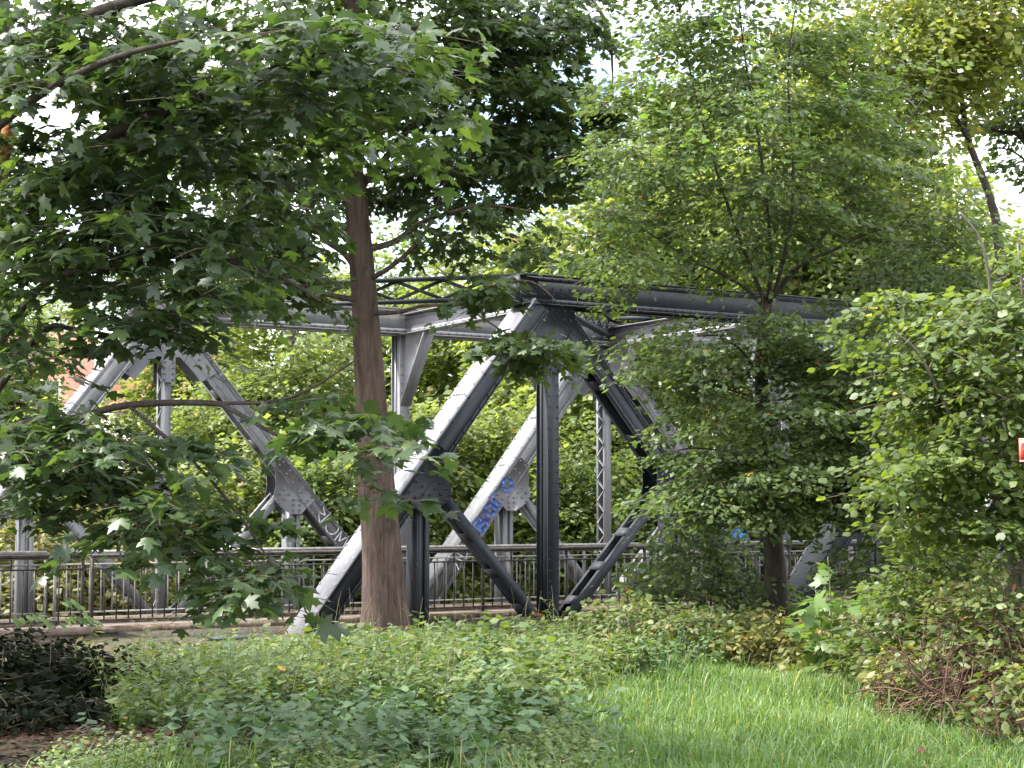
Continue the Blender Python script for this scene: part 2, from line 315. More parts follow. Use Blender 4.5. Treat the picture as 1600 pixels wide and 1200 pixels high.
# ================================================================== THE BRIDGE
P_, W_, H_, HC = 4.4998, 5.0637, 5.3827, 4.9152
S0, DN = 13.9139, 22.0812
BO = np.array([S0*math.cos(YAW)-DN*math.sin(YAW), S0*math.sin(YAW)+DN*math.cos(YAW), 0])
cU = np.array([math.cos(YAW), math.sin(YAW), 0]); cV = np.array([-math.sin(YAW), math.cos(YAW), 0])
def b2w(u, w, z=0): return BO+cU*u+cV*w+np.array([0, 0, z])
bridge = empty('truss_bridge', BO, YAW)
tag(bridge, 'grey blue riveted steel truss footbridge with railings behind the trees', 'bridge')
ZB = -.12          # where the diagonals meet the bottom chord
def member(mb, A, B, rects, y0, cuts=(0, 0)):
    """A,B = (u,z) in the truss plane; rects = (n0,n1,w0,w1) along the member"""
    A = np.array(A, float); B = np.array(B, float); d = B-A; Ln = np.linalg.norm(d); d /= Ln; A = A+d*cuts[0]; B = B-d*cuts[1]; Ln -= sum(cuts)
    n = np.array([-d[1], d[0]]); n = n if (n[1] > 1e-6 or (abs(n[1]) < 1e-6 and n[0] > 0)) else -n
    ax = np.array([[d[0], 0, d[1]], [n[0], 0, n[1]], [0, 1, 0]])
    def pt(t, nn, w): 
        q = A+d*t+n*nn; return [q[0], y0+w, q[1]]
    for (n0, n1, w0, w1) in rects: mb.box(pt(Ln/2, (n0+n1)/2, (w0+w1)/2), [Ln/2, (n1-n0)/2, (w1-w0)/2], ax)
    return pt, Ln, np.array([n[0], 0, n[1]]), d, n
def strokes(mb, pt, t0, n0, w, S, sx, sy, wd):
    """spray can writing: ribbons lying 2 mm proud of the steel; S = polylines in letter space"""
    for pl in S:
        pl = np.array(pl, float)
        for i in range(len(pl)-1):
            a, b = pl[i]*[sx, sy], pl[i+1]*[sx, sy]; d = b-a; L_ = np.linalg.norm(d)+1e-9; d /= L_; q = np.array([-d[1], d[0]])*wd/2; a = a-d*wd*.3; b = b+d*wd*.3
            c = [a-q, b-q, b+q, a+q]; mb.prism([pt(t0+x, n0+y, w-.001*(i % 3)) for x, y in c], [0, -.0015, 0])
def arc(cx, cy, rx, ry, a0=0, a1=360, n=9): return [(cx+rx*math.cos(math.radians(a)), cy+ry*math.sin(math.radians(a))) for a in np.linspace(a0, a1, n)]

def truss(y0, pk, name_label, near):
    """pk: half panel numbers of the peaks"""
    root = empty('side_truss', (0, 0, 0), 0, bridge); root['label'] = name_label
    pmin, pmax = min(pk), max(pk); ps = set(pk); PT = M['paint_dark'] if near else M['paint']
    # top chord
    mb = MB(); u0, u1 = pmin*P_-.62, pmax*P_+.62
    mb.lohi((u0, y0-.31, H_-.022), (u1, y0+.31, H_))
    for sgn in (-1, 1):
        mb.lohi((u0+.03, y0+sgn*.19, HC+.02), (u1-.03, y0+sgn*.175, H_-.022))
        mb.lohi((u0+.03, y0+sgn*.192, HC), (u1-.03, y0+sgn*.285, HC+.018))
        mb.lohi((u0+.03, y0+sgn*.192, HC+.018), (u1-.03, y0+sgn*.205, HC+.10))
        mb.lohi((u0+.03, y0+sgn*.192, H_-.10), (u1-.03, y0+sgn*.205, H_-.022))
        us = np.arange(u0+.1, u1-.1, .16)
        for zz, off in ((HC+.06, .205), (H_-.06, .205)): mb.rivets([(u, y0+sgn*off, zz) for u in us], (0, sgn, 0))
        for k in pk:
            for zz in (HC+.17, HC+.27): mb.rivets([(k*P_+x, y0+sgn*.19, zz) for x in np.arange(-.5, .51, .16)], (0, sgn, 0))
    mb.lohi((u0-.012, y0-.19, HC+.0), (u0+.03, y0+.19, H_-.022))
    mb.build('top_chord', PT, root)
    # bottom chord
    mb = MB(); e0, e1 = (pmin-1)*P_-.55, (pmax+1)*P_+.55
    for sgn in (-1, 1): mb.lohi((e0, y0+sgn*.19, -.42), (e1, y0+sgn*.172, -.06))
    mb.lohi((e0, y0-.24, -.44), (e1, y0+.24, -.42)); mb.lohi((e0-.5, y0-.25, -.06), (e0+.55, y0+.25, -.035)); mb.lohi((e1-.55, y0-.25, -.06), (e1+.4, y0+.25, -.035))
    mb.rivets([(e0-.4+i*.16, y0-.2, -.035) for i in range(5)], (0, 0, 1))
    mb.build('bottom_chord', PT, root)
    for k in range(pmin-1, pmax+2):
        u = k*P_
        if k in ps:
            # gusset plate under the chord
            for sgn in (-1, 1):
                mb = MB(); poly = [(-.36, HC+.01), (.36, HC+.01), (.42, HC-.28), (.86, HC-.86), (.60, HC-1.02), (.20, HC-.62), (.12, HC-.62), (.12, HC-1.05), (-.12, HC-1.05), (-.12, HC-.62), (-.2, HC-.62), (-.60, HC-1.02), (-.86, HC-.86), (-.42, HC-.28)]
                yy = y0+sgn*.2
                mb.prism([(u+a, yy, b) for a, b in poly], (0, .012*sgn, 0))
                rv = [(x, HC-.07) for x in np.arange(-.3, .31, .12)]+[(x, HC-.22) for x in np.arange(-.3, .31, .15)]
                for s2 in (-1, 1):
                    for off in (.14, -.06): rv += [(s2*(.24+off+.155*i*1.12), HC-.20-.17*i*1.3-.0) for i in range(0 if off < 0 else 0, 4)]
                rv += [(s3*.07, HC-.7-.1*i) for i in range(4) for s3 in (-1, 1)]
                rv = [r_ for r_ in rv if abs(r_[0]) < .8]
                mb.rivets([(u+a, yy+.012*sgn, b) for a, b in rv], (0, sgn, 0)); mb.build('gusset_plate', PT, root)
        # posts
        if k < pmin or k > pmax: continue
        mb = MB(); z0, z1 = -.3, HC
        if not near and k in ps:      # laced post
            for sgn in (-1, 1):
                mb.lohi((u-.075, y0+sgn*.135, z0), (u+.075, y0+sgn*.15, z1)); 
                for s2 in (-1, 1): mb.lohi((u+s2*.075, y0+sgn*.134, z0), (u+s2*.065, y0+sgn*.08, z1))
            zz = np.arange(.1, z1-.3, .22)
            for i, q in enumerate(zz):
                a, b = (-.13, .13) if i % 2 else (.13, -.13)
                for s2 in (-1, 1): mb.prism([(u+s2*.078, y0+a, q), (u+s2*.078, y0+a, q+.045), (u+s2*.078, y0+b, q+.265), (u+s2*.078, y0+b, q+.22)], (.008*s2, 0, 0))
        else:
            mb.lohi((u-.10, y0-.175, z0), (u+.10, y0-.16, z1)); mb.lohi((u-.10, y0+.16, z0), (u+.10, y0+.175, z1))
            for s2 in (-1, 1): mb.lohi((u+s2*.03, y0-.16, z0), (u+s2*.045, y0+.16, z1))
            for s2 in (-1, 1): 
                mb.lohi((u+s2*.045, y0-.16, z0), (u+s2*.06, y0-.075, z1)); mb.lohi((u+s2*.045, y0+.16, z0), (u+s2*.06, y0+.075, z1))
            zs = np.arange(.1, z1-.5, .17)
            for s2 in (-1, 1):
                mb.rivets([(u+s2*.075, y0-.175, q) for q in zs], (0, -1, 0), .015)
                mb.rivets([(u+s2*.06, y0-.115, q) for q in zs], (s2, 0, 0), .015)
        mb.build('post', PT, root)
    for k in range(pmin-1, pmax+2):
        if k in ps: continue
        for kp in (k-1, k+1):
            if kp not in ps: continue
            sg = kp-k; A = (k*P_+(.31 if sg > 0 else -.02), ZB-.1); B = (kp*P_-sg*(.25 if sg > 0 else .17), HC-.02)
            nb, nt, wd = (-.12, .17, .29) if sg > 0 else (-.19, .06, .21); wi = wd-.03
            mb = MB()
            pt, Ln, n3, d, n = member(mb, A, B, [(nb, nt, -wi, .015-wi), (nb, nt, wi-.015, wi), (nt-.04, nt, -wi-.015, -wi), (nb, nb+.04, -wi-.015, -wi), (nb-.01, nb, -wd-.01, .09-wd), (nb-.01, nb, wd-.09, wd+.01)], y0)
            ts = np.arange(.25, Ln-.7, .235)
            cv = MB(); member(cv, A, B, [(nt+.001, nt+.022, -wd, wd)], y0)
            for w in (.035-wd, wd-.035): cv.rivets([pt(t, nt+.022, w) for t in ts], n3)
            for t in (Ln*.30, Ln*.52, Ln*.70): cv.rivets([pt(t, nt+.022, w) for w in (-.16, -.08, 0, .08, .16)], n3)
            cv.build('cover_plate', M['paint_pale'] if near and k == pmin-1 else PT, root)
            mb.rivets([pt(t, nb+.02, -wi-.015) for t in ts], (0, -1, 0)); mb.rivets([pt(t, nb+.02, wi) for t in ts], (0, 1, 0))
            mb.rivets([pt(t, nt-.02, -wi-.015) for t in ts[::2]], (0, -1, 0))
            for t in np.arange(.9, Ln-1, 1.1): mb.box(pt(t, nb-.015, 0), [.09, .005, wd-.1], np.array([[d[0], 0, d[1]], [n[0], 0, n[1]], [0, 1, 0]]))
            mb.build('diagonal', PT, root)
            # joint at mid height: plates, a short post and a strut to the foot of the next post
            tm = Ln*.485; J = pt(tm, nb, 0); uj, zj = J[0], J[2]
            for sgn in (-1, 1):
                mb = MB(); yy = y0+sgn*(wi+.017)
                q = [pt(tm-.50, nb, 0), pt(tm-.50, nt-.05, 0), pt(tm+.46, nt-.05, 0), pt(tm+.46, nb, 0)]
                poly = [(p[0], p[2]) for p in q]; poly += [(uj+sg*.27, zj+.0), (uj+sg*.32, zj-.24), (uj+sg*.20, zj-.36), (uj-sg*.01, zj-.50), (uj-sg*.21, zj-.50)]
                mb.prism([(a, yy, b) for a, b in poly], (0, .011*sgn, 0))
                rv = [pt(tm+x, nb+.07, 0) for x in np.arange(-.4, .41, .2)]+[pt(tm+x, nt-.09, 0) for x in np.arange(-.4, .41, .2)]
                rv = [(p[0], p[2]) for p in rv]+[(uj-sg*a, zj-b) for a in (.06, .17) for b in (.24, .33, .42)]+[(uj+sg*(.10+.09*i), zj-.06-.09*i+.0) for i in range(4)]+[(uj+sg*(.02+.09*i), zj-.15-.08*i) for i in range(3)]
                mb.rivets([(a, yy+.011*sgn, b) for a, b in rv], (0, sgn, 0)); mb.build('gusset_plate', PT, root)
            mb = MB(); up_ = uj-sg*.11; z1 = zj-.1
            mb.lohi((up_-.105, y0-.17, -.3), (up_-.09, y0+.17, z1)); mb.lohi((up_+.09, y0-.17, -.3), (up_+.105, y0+.17, z1))
            for s2 in (-1, 1):
                mb.lohi((up_-.09, y0+s2*.17, -.3), (up_-.03, y0+s2*.155, z1)); mb.lohi((up_+.03, y0+s2*.17, -.3), (up_+.09, y0+s2*.155, z1)); mb.lohi((up_-.03, y0+s2*.14, -.3), (up_+.03, y0+s2*.125, z1))
            mb.build('short_post', PT, root)
            mb = MB(); A2 = (kp*P_-sg*.12, -.15); B2 = (uj+sg*.18, zj-.18)
            pt2, L2, n2, d2, nn2 = member(mb, A2, B2, [(-.075, .075, -.17, -.155), (.06, .075, -.155, -.10), (-.075, -.06, -.155, -.10), (-.075, .075, .155, .17), (.06, .075, .10, .155), (-.075, -.06, .10, .155)], y0)
            ax = np.array([[d2[0], 0, d2[1]], [nn2[0], 0, nn2[1]], [0, 1, 0]])
            for t in np.arange(.55, L2-.3, .72):
                for s2 in (-1, 1): mb.box(pt2(t, s2*.080, 0), [.085, .005, .155], ax)
            mb.build('strut', PT, root)
            # writing sprayed on the steel, and one sun fleck drawn as strokes
            if not near and k == 0 and kp == 1:
                g = MB(); B_ = [[(0, 0), (0, 1), (.45, .95), (.5, .7), (.1, .5), (.6, .35), (.55, .05), (0, 0)]]
                O_ = [arc(.35, .5, .30, .42, 0, 360, 12)]
                for i, L_ in enumerate((B_, O_, B_, O_)): strokes(g, pt, tm-1.15+.30*i, nb+.02 if i < 3 else nb+.02, -wi-.017 if i < 3 else -wi-.032, L_, .33, .27, .085)
                g.build('graffiti_tag', M['blue'], root)
                g = MB(); strokes(g, pt, tm-2.0, nb+.02, -wi-.017, [[(0, 0), (.3, 1), (.5, 0)], [(.6, .9), (.7, 0), (1, .2), (1.1, 1)], arc(1.5, .4, .3, .4, 30, 320)], .36, .24, .022); g.build('white_scribble', M['white'], root)
            if not near and k == 0 and kp == -1:
                g = MB(); strokes(g, pt, tm-1.5, nb+.01, -wi-.017, [[(0, .2), (.2, 1), (.35, .3), (.6, .9), (.5, .1)], arc(1.0, .5, .3, .45, 60, 330), [(1.5, 1), (1.5, 0), (1.9, .4), (1.6, .6), (2.1, 1)]], .42, .28, .022); g.build('white_scribble', M['white'], root)
            if not near and k == -2 and kp == -1:
                g = MB(); strokes(g, pt, tm-.1, nb+.05, -wi-.032, [[(0, 0), (0, 1), (.4, .9), (.4, .5), (0, .45)], [(.75, 0), (.75, 1)], arc(1.35, .75, .25, .24, 30, 270, 6)+arc(1.35, .27, .25, .24, 90, -150, 6)], .22, .2, .03)
                g.build('graffiti_tag', M['white'], root); g = MB()
                strokes(g, pt, tm-.85, nb+.01, -wi-.017, [[(0, 1), (0, .1), (-.35, .2)], [(.5, 1), (.75, .5), (1.1, 1)], [(.75, .5), (.75, 0)]], .30, .28, .03); g.build('graffiti_tag', M['white'], root)
            if near and k == 1 and kp == 0:
                pass
            if not near and k == 2 and kp == 1:
                g = MB(); strokes(g, pt, Ln*.25, nb+.01, -wi-.017, [[(0, 0), (0, 1), (.5, 1), (.45, .55), (.1, .5)], [(.8, 1), (.7, 0), (1.2, .1)], [(1.6, 1), (1.4, .5), (1.9, .4), (1.6, 0)]], .42, .24, .085); g.build('graffiti_tag', M['cyan'], root)
            if near and k == -1:
                g = MB()  # white strokes stand in for a sun fleck on the end post
                for S_ in ([(0, 0), (.5, 1), (.9, .2), (1.3, 1)], [(1.5, .1), (1.7, .9), (2.1, .5), (1.6, .3)], [(.2, -.6), (.9, -.2), (1.6, -.7)]):
                    S_ = np.array(S_)*[.16, .16]
                    for i in range(len(S_)-1):
                        a, b = S_[i], S_[i+1]; dd = b-a; dd = dd/np.linalg.norm(dd); qn = np.array([-dd[1], dd[0]])*.012
                        g.prism([pt(1.3+x, nt+.0235, -.02+y) for x, y in (a-qn, b-qn, b+qn, a+qn)], n3*.001)
                g.build('white_scribble', M['white'], root)
    if near:
        g = MB()
        for S_ in ([(0, 0), (.3, .5)], [(.15, -.05), (.45, .45)], [(-.05, .3), (.45, .1)], [(0, .45), (.5, .25)]):
            a, b = np.array(S_[0])*.3, np.array(S_[1])*.3; dd = (b-a)/np.linalg.norm(b-a); qn = np.array([-dd[1], dd[0]])*.007
            g.prism([(-.3+x, y0-.2135, HC-.27+z) for x, z in (a-qn, b-qn, b+qn, a+qn)], (0, -.0015, 0))
        g.build('white_scribble', M['white'], root)
    return root
truss(0, (0, 2, 4), 'truss nearer the meadow, dark with painted in shade', True)
truss(W_, (-1, 1, 3), 'truss on the far side of the walkway', False)

def girder(u, k):
    mb = MB(); ya, yb = .2, W_-.2
    mb.lohi((u-.008, ya, HC+.0), (u+.008, yb, HC+.34))
    for z in (HC-.014, HC+.34): mb.lohi((u-.13, ya, z), (u+.13, yb, z+.014))
    for s in (-1, 1): 
        for z0, z1 in ((HC, HC+.08), (HC+.26, HC+.34)): mb.lohi((u+s*.008, ya, z0), (u+s*.018, yb, z1))
        mb.rivets([(u+s*.018, y, HC+.05) for y in np.arange(ya+.1, yb, .2)], (s, 0, 0), .015)
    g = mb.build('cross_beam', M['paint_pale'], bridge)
    for s, y in ((1, ya), (-1, yb)):
        mb = MB(); z0 = HC-.014
        tri = [(u-.006, y, z0), (u-.006, y+s*.92, z0), (u-.006, y, z0-1.30)]
        mb.prism(tri, (.012, 0, 0))
        a = np.array([0, y+s*.92, z0]); b = np.array([0, y, z0-1.30]); d = b-a; L_ = np.linalg.norm(d); d /= L_
        mb.box((a+b)/2+[u, 0, 0]-np.array([0, 0, .0]), [L_/2, .11, .007], np.array([d, [1, 0, 0], np.cross(d, [1, 0, 0])]))
        for s2 in (-1, 1): mb.rivets([(u+s2*.006, y+s*.05, z0-.1-.13*i) for i in range(9)], (s2, 0, 0), .015)
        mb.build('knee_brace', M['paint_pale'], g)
for k in range(-0, 5): 
    if k <= 3: girder(k*P_, k)
def lattice(ka, kb):
    """horizontal lattice girder from the near truss to the far truss"""
    mb = MB(); a = np.array([ka*P_, .25, 0]); b = np.array([kb*P_, W_-.25, 0]); d = b-a; L_ = np.linalg.norm(d); d /= L_; n = np.array([-d[1], d[0], 0])
    ax = np.array([d, n, [0, 0, 1]])
    for z in (H_+.075, H_-.285): mb.box((a+b)/2+[0, 0, z], [L_/2, .07, .03], ax)
    m_ = int(L_/.72)
    for i in range(m_):
        for r in (0, 1):
            p, q = a+d*L_*i/m_, a+d*L_*(i+1)/m_; z0, z1 = (H_-.26, H_+.05) if r else (H_+.05, H_-.26); o = n*(.012*(1 if r else -1))
            c = (p+q)/2+o+[0, 0, (z0+z1)/2]; e = q-p+np.array([0, 0, z1-z0]); le = np.linalg.norm(e); e /= le
            mb.box(c, [le/2, .005, .028], np.array([e, n, np.cross(e, n)]))
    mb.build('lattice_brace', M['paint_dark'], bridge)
for ka, kb in ((0, -1), (0, 1), (2, 1), (2, 3), (4, 3)): lattice(ka, kb)
for u in np.arange(-1, 4.1, .5):   # floor beams
    pass
# deck, kerbs and railings
uA, uB = -22.0, 34.0
RN, RF = 1.52, 3.42
mb = MB(); mb.lohi((-1.5*P_, RN-.1, -.26), (4.6*P_, RF+.1, -.02)); 
for k in range(-1, 5): mb.lohi((k*P_-.1, .2, -.40), (k*P_+.1, W_-.2, -.262))
dk = mb.build('deck', M['path'], bridge)
mb = MB()
for y in (RN, RF): mb.lohi((-1.5*P_, y-.17, -.018), (4.6*P_, y+.17, .07))
mb.build('kerb', M['moss_kerb'], bridge)
def railing(y, u0, u1, label, parent, mt='rail'):
    rt = MB(); zt, z2, zb = 1.07, .885, .15
    rt.tube([(u, y, zt) for u in (u0, u1)], .030, 8); rt.lohi((u0, y-.03, zt-.045), (u1, y+.03, zt-.032))
    rt.lohi((u0, y-.022, z2-.012), (u1, y+.022, z2+.012)); rt.lohi((u0, y-.022, zb-.012), (u1, y+.022, zb+.012))
    r = rt.build('railing', M[mt], parent); r['label'] = label
    n = round((u1-u0)/1.62); st = (u1-u0)/n
    for i in range(n+1):
        p = MB(); u = u0+i*st; p.lohi((u-.02, y-.02, .0), (u+.02, y+.02, zt-.03)); p.lohi((u-.05, y-.05, .072), (u+.05, y+.05, .085)); p.build('railing_post', M[mt], r)
        if i < n:
            b = MB(); m_ = 9
            for j in range(1, m_): 
                uu = u+st*j/m_; b.lohi((uu-.0085, y-.0085, zb+.012), (uu+.0085, y+.0085, z2-.012))
            for f_ in (1/3, 2/3): b.lohi((u+st*f_-.01, y-.01, z2+.012), (u+st*f_+.01, y+.01, zt-.045))
            b.build('baluster_infill', M[mt], r)
    return r
railing(RN, -1.5*P_, 4.6*P_, 'railing on the meadow side of the walkway', bridge)
railing(RF, -1.5*P_, 4.6*P_, 'pale railing on the far side of the walkway', bridge, 'rail_pale')

# the raised approach to the bridge, on the left
ap = MB(); ap.lohi((-40, RN-.14, -1.6), (-1.5*P_-.02, RF+.14, -.03))
o = ap.build('approach_path', M['concrete']); o.location = BO; o.rotation_euler = (0, 0, YAW); tag(o, kind='structure')
ks = MB(); 
for y in (RN, RF): ks.lohi((-40, y-.19, -.028), (-1.5*P_-.03, y+.17, .07))
o = ks.build('path_kerb', M['kerb']); o.location = BO; o.rotation_euler = (0, 0, YAW); tag(o, kind='structure')
mb = MB()
# concrete bearing block under the foot of the near truss
mb = MB(); mb.lohi((-1.0*P_-1.5, -.45, -1.6), (-1.0*P_+.9, RN-.15, -.45)); mb.lohi((-1.0*P_-2.4, .35, -1.6), (-1.0*P_-1.51, RN-.15, -.1))
o = mb.build('bridge_abutment', M['concrete']); o.location = BO; o.rotation_euler = (0, 0, YAW); tag(o, 'mossy concrete abutment under the left foot of the steel bridge', 'abutment')
apr = empty('path_railing', BO, YAW); tag(apr, 'grey approach railing on the concrete kerb left of the bridge', 'railing')
railing(RN, -20, -1.5*P_-.12, None, apr) if False else None
def free_railing(y, u0, u1, label, name='path_railing', mt='rail'):
    root = empty(name, b2w(u0, y), YAW); rt = MB(); zt, z2, zb = 1.07, .885, .15; Ln = u1-u0
    rt.tube([(0, 0, zt), (Ln, 0, zt)], .030, 8); rt.lohi((0, -.03, zt-.045), (Ln, .03, zt-.032)); rt.build('handrail', M[mt], root)
    rt = MB(); rt.lohi((0, -.022, z2-.012), (Ln, .022, z2+.012)); rt.build('upper_rail', M[mt], root)
    rt = MB(); rt.lohi((0, -.022, zb-.012), (Ln, .022, zb+.012)); rt.build('lower_rail', M[mt], root)
    n = round(Ln/1.62); st = Ln/n
    for i in range(n+1):
        p = MB(); u = i*st; p.lohi((u-.02, -.02, .07), (u+.02, .02, zt-.03)); p.build('post', M[mt], root)
        if i < n:
            b = MB()
            for j in range(1, 9): uu = u+st*j/9; b.lohi((uu-.0085, -.0085, zb+.012), (uu+.0085, .0085, z2-.012))
            for f_ in (1/3, 2/3): b.lohi((u+st*f_-.01, -.01, z2+.012), (u+st*f_+.01, .01, zt-.045))
            b.build('baluster_infill', M[mt], root)
    return tag(root, label, 'railing')
bpy.data.objects.remove(apr)
free_railing(RN, -16, -1.5*P_-.14, 'brown grey path railing on the concrete kerb left of the bridge, meadow side')
free_railing(RF, -16, -1.5*P_-.14, 'pale path railing left of the bridge, behind the brown grey one', mt='rail_pale')

# ================================================================== THE GROUND
def wob(x, y): return .06*np.sin(x*.9+1)*np.cos(y*.7)+.03*np.sin(x*2.3+y*1.7)
def gz(x, y):
    x = np.asarray(x, float); y = np.asarray(y, float)
    u = (x-BO[0])*cU[0]+(y-BO[1])*cU[1]; w = (x-BO[0])*cV[0]+(y-BO[1])*cV[1]
    d = ((u+P_+.6)*W_+w*P_)/math.hypot(W_, P_)
    cut = np.clip((d-.3)/2.6, 0, 1)*np.clip((21-d)/2.6, 0, 1); cut = cut*cut*(3-2*cut)
    base = .10-.14*np.clip((y-12)/10, 0, 1)-.16*np.clip((-x-1.5)/3, 0, 1)*np.clip((26-y)/10, 0, 1)
    far = np.clip((w-W_-1)/6, 0, 1)
    return base+wob(x, y)*.7-2.2*cut+far*.1
def axis(a, b, lo, hi, s0, s1): return np.unique(np.concatenate([np.arange(a, lo, s1), np.arange(lo, hi, s0), np.arange(hi, b+s1, s1)]))
gx = axis(-160, 160, -14, 18, .3, 4); gy = axis(-40, 260, 4, 40, .3, 4)
X, Y = np.meshgrid(gx, gy); Z = gz(X, Y); nx, ny = len(gx), len(gy)
mb = MB(); i = np.arange(ny-1)[:, None]*nx; j = np.arange(nx-1)[None]
mb.add(np.stack([X, Y, Z], -1).reshape(-1, 3), np.stack([i+j, i+j+1, i+nx+j+1, i+nx+j], -1).reshape(-1, 4))
tag(mb.build('ground', M['ground'], smooth=True), kind='structure')

# ================================================================== TREES
def pxm(d): return F_PX/d
DK = [1, 1]     # more sprays, more leaves on each
def ell(t, px, py, d, rx, ry, rd, count, r, n, kind, size, **kw):
    k = pxm(d); t.blob(at(px, py, d), (rx/k, rd, ry/k), int(count*DK[0]), r, int(n*DK[1]), kind, size, **kw)
AVOID = []
def hidden(p):
    for x0, x1, y0, y1, d in AVOID:
        q = p-np.array([0, 0, ZE]); dd = q@FW; x = 800+F_PX*q[0]/dd; y = 600-F_PX*(q@UP)/dd
        if x0 < x < x1 and y0 < y < y1 and dd < d: return True
    return False
def path(pts): return [at(*p) for p in pts]
def foot(px, d):
    p = at(px, 600, d); return np.array([p[0], p[1], float(gz(p[0], p[1]))])

# --- big maple standing off to the left, its boughs reaching across the view
AVOID.extend([(515, 625, 225, 560, 22.6), (790, 925, 415, 500, 25), (895, 1040, 585, 740, 24)])
DK[:] = 1.3, 1.45
t = Tree('bark_dark', 12); b = np.array([-4.0, 11.8, float(gz(-4.0, 11.8))])
t.limb([b-[0, 0, .3], b+[0, 0, 1.2], b+[.1, .02, 3], b+[.17, .05, 4.4], b+[.15, .05, 5.6], b+[.0, .1, 8], b+[.2, .1, 11]], .32, [.32, .25, .21, .195, .185, .13, .06], 14, flute=.05, node_from=.4)
t.limb([b+[.05, 0, 3.6]]+path([(150, 228, 11.4), (270, 170, 11.1), (420, 112, 10.7), (560, 60, 10.4), (660, 40, 10.2)]), .055, .012)
t.limb([b+[.05, 0, 3.45]]+path([(160, 243, 11.5), (280, 190, 11.3), (400, 140, 11.2), (520, 170, 11)]), .03, .008)
t.limb([b+[.05, -.05, 5.0]]+path([(100, 40, 11), (250, -10, 10.6), (430, -30, 10.2), (620, -40, 9.8)]), .06, .015)
t.limb([b+[.1, 0, 4.4]]+path([(60, 150, 10.2), (180, 90, 9.6), (300, 60, 9.2)]), .035, .01)
t.limb([b+[.1, 0, 2.55]]+path([(60, 452, 11.4), (170, 420, 11), (300, 400, 10.8), (430, 430, 10.4), (500, 470, 10.2)]), .03, .008)
t.limb([b+[.1, 0, 2.3]]+path([(60, 526, 11.4), (120, 515, 11.2), (250, 540, 10.8)]), .03, .008)
t.limb([b+[.1, 0, 2.2]]+path([(40, 662, 11.2), (110, 655, 11), (200, 633, 10.7), (330, 630, 10.4), (370, 645, 10.2), (470, 695, 9.9), (600, 705, 9.5)]), .034, .007)
t.limb(path([(330, 630, 10.4), (420, 628, 10.1), (480, 610, 9.9), (560, 560, 9.8)]), .012, .005)
t.limb(path([(200, 633, 10.7), (300, 720, 10.3), (370, 800, 10.1), (430, 890, 9.9)]), .013, .005)
t.limb([b+[.1, -.1, 1.9]]+path([(30, 720, 11), (100, 740, 10.6), (180, 770, 10.3)]), .02, .006)
kw = dict(kind='maple_hi', size=.126, droop=.30, tilt=.42)
ell(t, 165, 700, 10.6, 190, 70, .7, 17, .42, 24, **kw)
ell(t, 130, 770, 10.7, 150, 70, .6, 9, .42, 24, **kw)
ell(t, 300, 825, 10.1, 125, 70, .4, 11, .38, 20, **kw)
ell(t, 400, 915, 9.9, 80, 45, .3, 4, .34, 16, **kw)
ell(t, 590, 685, 9.5, 105, 55, .35, 6, .36, 20, **kw)
ell(t, 600, 760, 9.6, 50, 40, .2, 2, .26, 12, **kw)
ell(t, 500, 610, 9.9, 60, 45, .4, 2, .36, 16, **kw)
ell(t, 230, 395, 11, 270, 75, 1.0, 24, .46, 30, **kw)
ell(t, 110, 300, 11.2, 130, 60, .9, 9, .46, 30, **kw)
ell(t, 20, 540, 11.2, 80, 45, .7, 5, .42, 24, **kw)
ell(t, 255, 505, 10.8, 90, 30, .5, 5, .4, 22, **kw)
ell(t, 395, 900, 9.9, 80, 50, .3, 3, .34, 18, **kw)
ell(t, 140, 130, 10.8, 200, 170, 1.2, 26, .46, 26, **kw)
ell(t, 480, 110, 10.3, 260, 115, 1.0, 30, .46, 26, **kw)
ell(t, 350, 260, 10.9, 190, 80, .9, 12, .44, 26, **kw)
ell(t, 130, 90, 11.3, 120, 70, .7, 9, .46, 30, **kw)
ell(t, 40, 300, 11.4, 60, 110, .5, 7, .44, 28, **kw)
ell(t, 240, -190, 11.2, 420, 110, 1.6, 20, .6, 26, **kw)
t.blob(b+[-2.2, 2.6, 5.2], (2.2, 2.2, 2.8), 90, .8, 40, **kw)  # unseen crown mass on the sun side, added to shade the lower left
t.blob(b+[-1.6, 1.5, 2.6], (1.6, 1.8, .8), 22, .6, 34, **kw)  # lower unseen bough, added for the same shade
nm = t.finish('maple_tree', 'large leaved maple at the left edge, boughs hanging across the view', 'tree', b, 'maple_near', 'maples before the bridge')
wd = MB(); c0 = at(8, 222, 11.62)-b; th = np.linspace(0, 2*PI, 9)[:-1]
wd.tube([c0+[0, 0, -.16], c0+[.012, -.02, -.05], c0+[.015, -.02, .05], c0+[0, 0, .14]], [.02, .05, .045, .015], 8); wd.build('bark_wound', M['wound'], nm, True)

# --- the maple whose trunk stands before the bridge
DK[:] = 1.3, 1.4
t = Tree('bark_maple', 20); D = 22.3; b = foot(604, D); b = at(604, 992, D)*[1, 1, 0]+[0, 0, gz(*at(604, 992, D)[:2])]
T_ = [(604, 1010, D), (602, 940, D), (597, 850, D), (588, 740, D), (580, 620, D), (571, 480, D), (562, 370, D), (552, 270, D), (545, 205, D), (556, 110, D), (552, 0, D), (575, -170, D), (570, -330, D)]
t.limb(path(T_), .32, [.37, .285, .25, .23, .20, .17, .155, .14, .125, .09, .075, .05, .02], 32, n=6, flute=.085, node_from=.5)
t.limb(path([(549, 262, D), (528, 225, D), (490, 120, D-.3), (450, 10, D-.6), (430, -120, D-.8)]), .06, .015)
t.limb(path([(568, 440, D), (540, 398, D-.1), (505, 372, D-.4), (478, 325, D-.8), (455, 272, D-1.1), (430, 190, D-1.5)]), .05, .012)
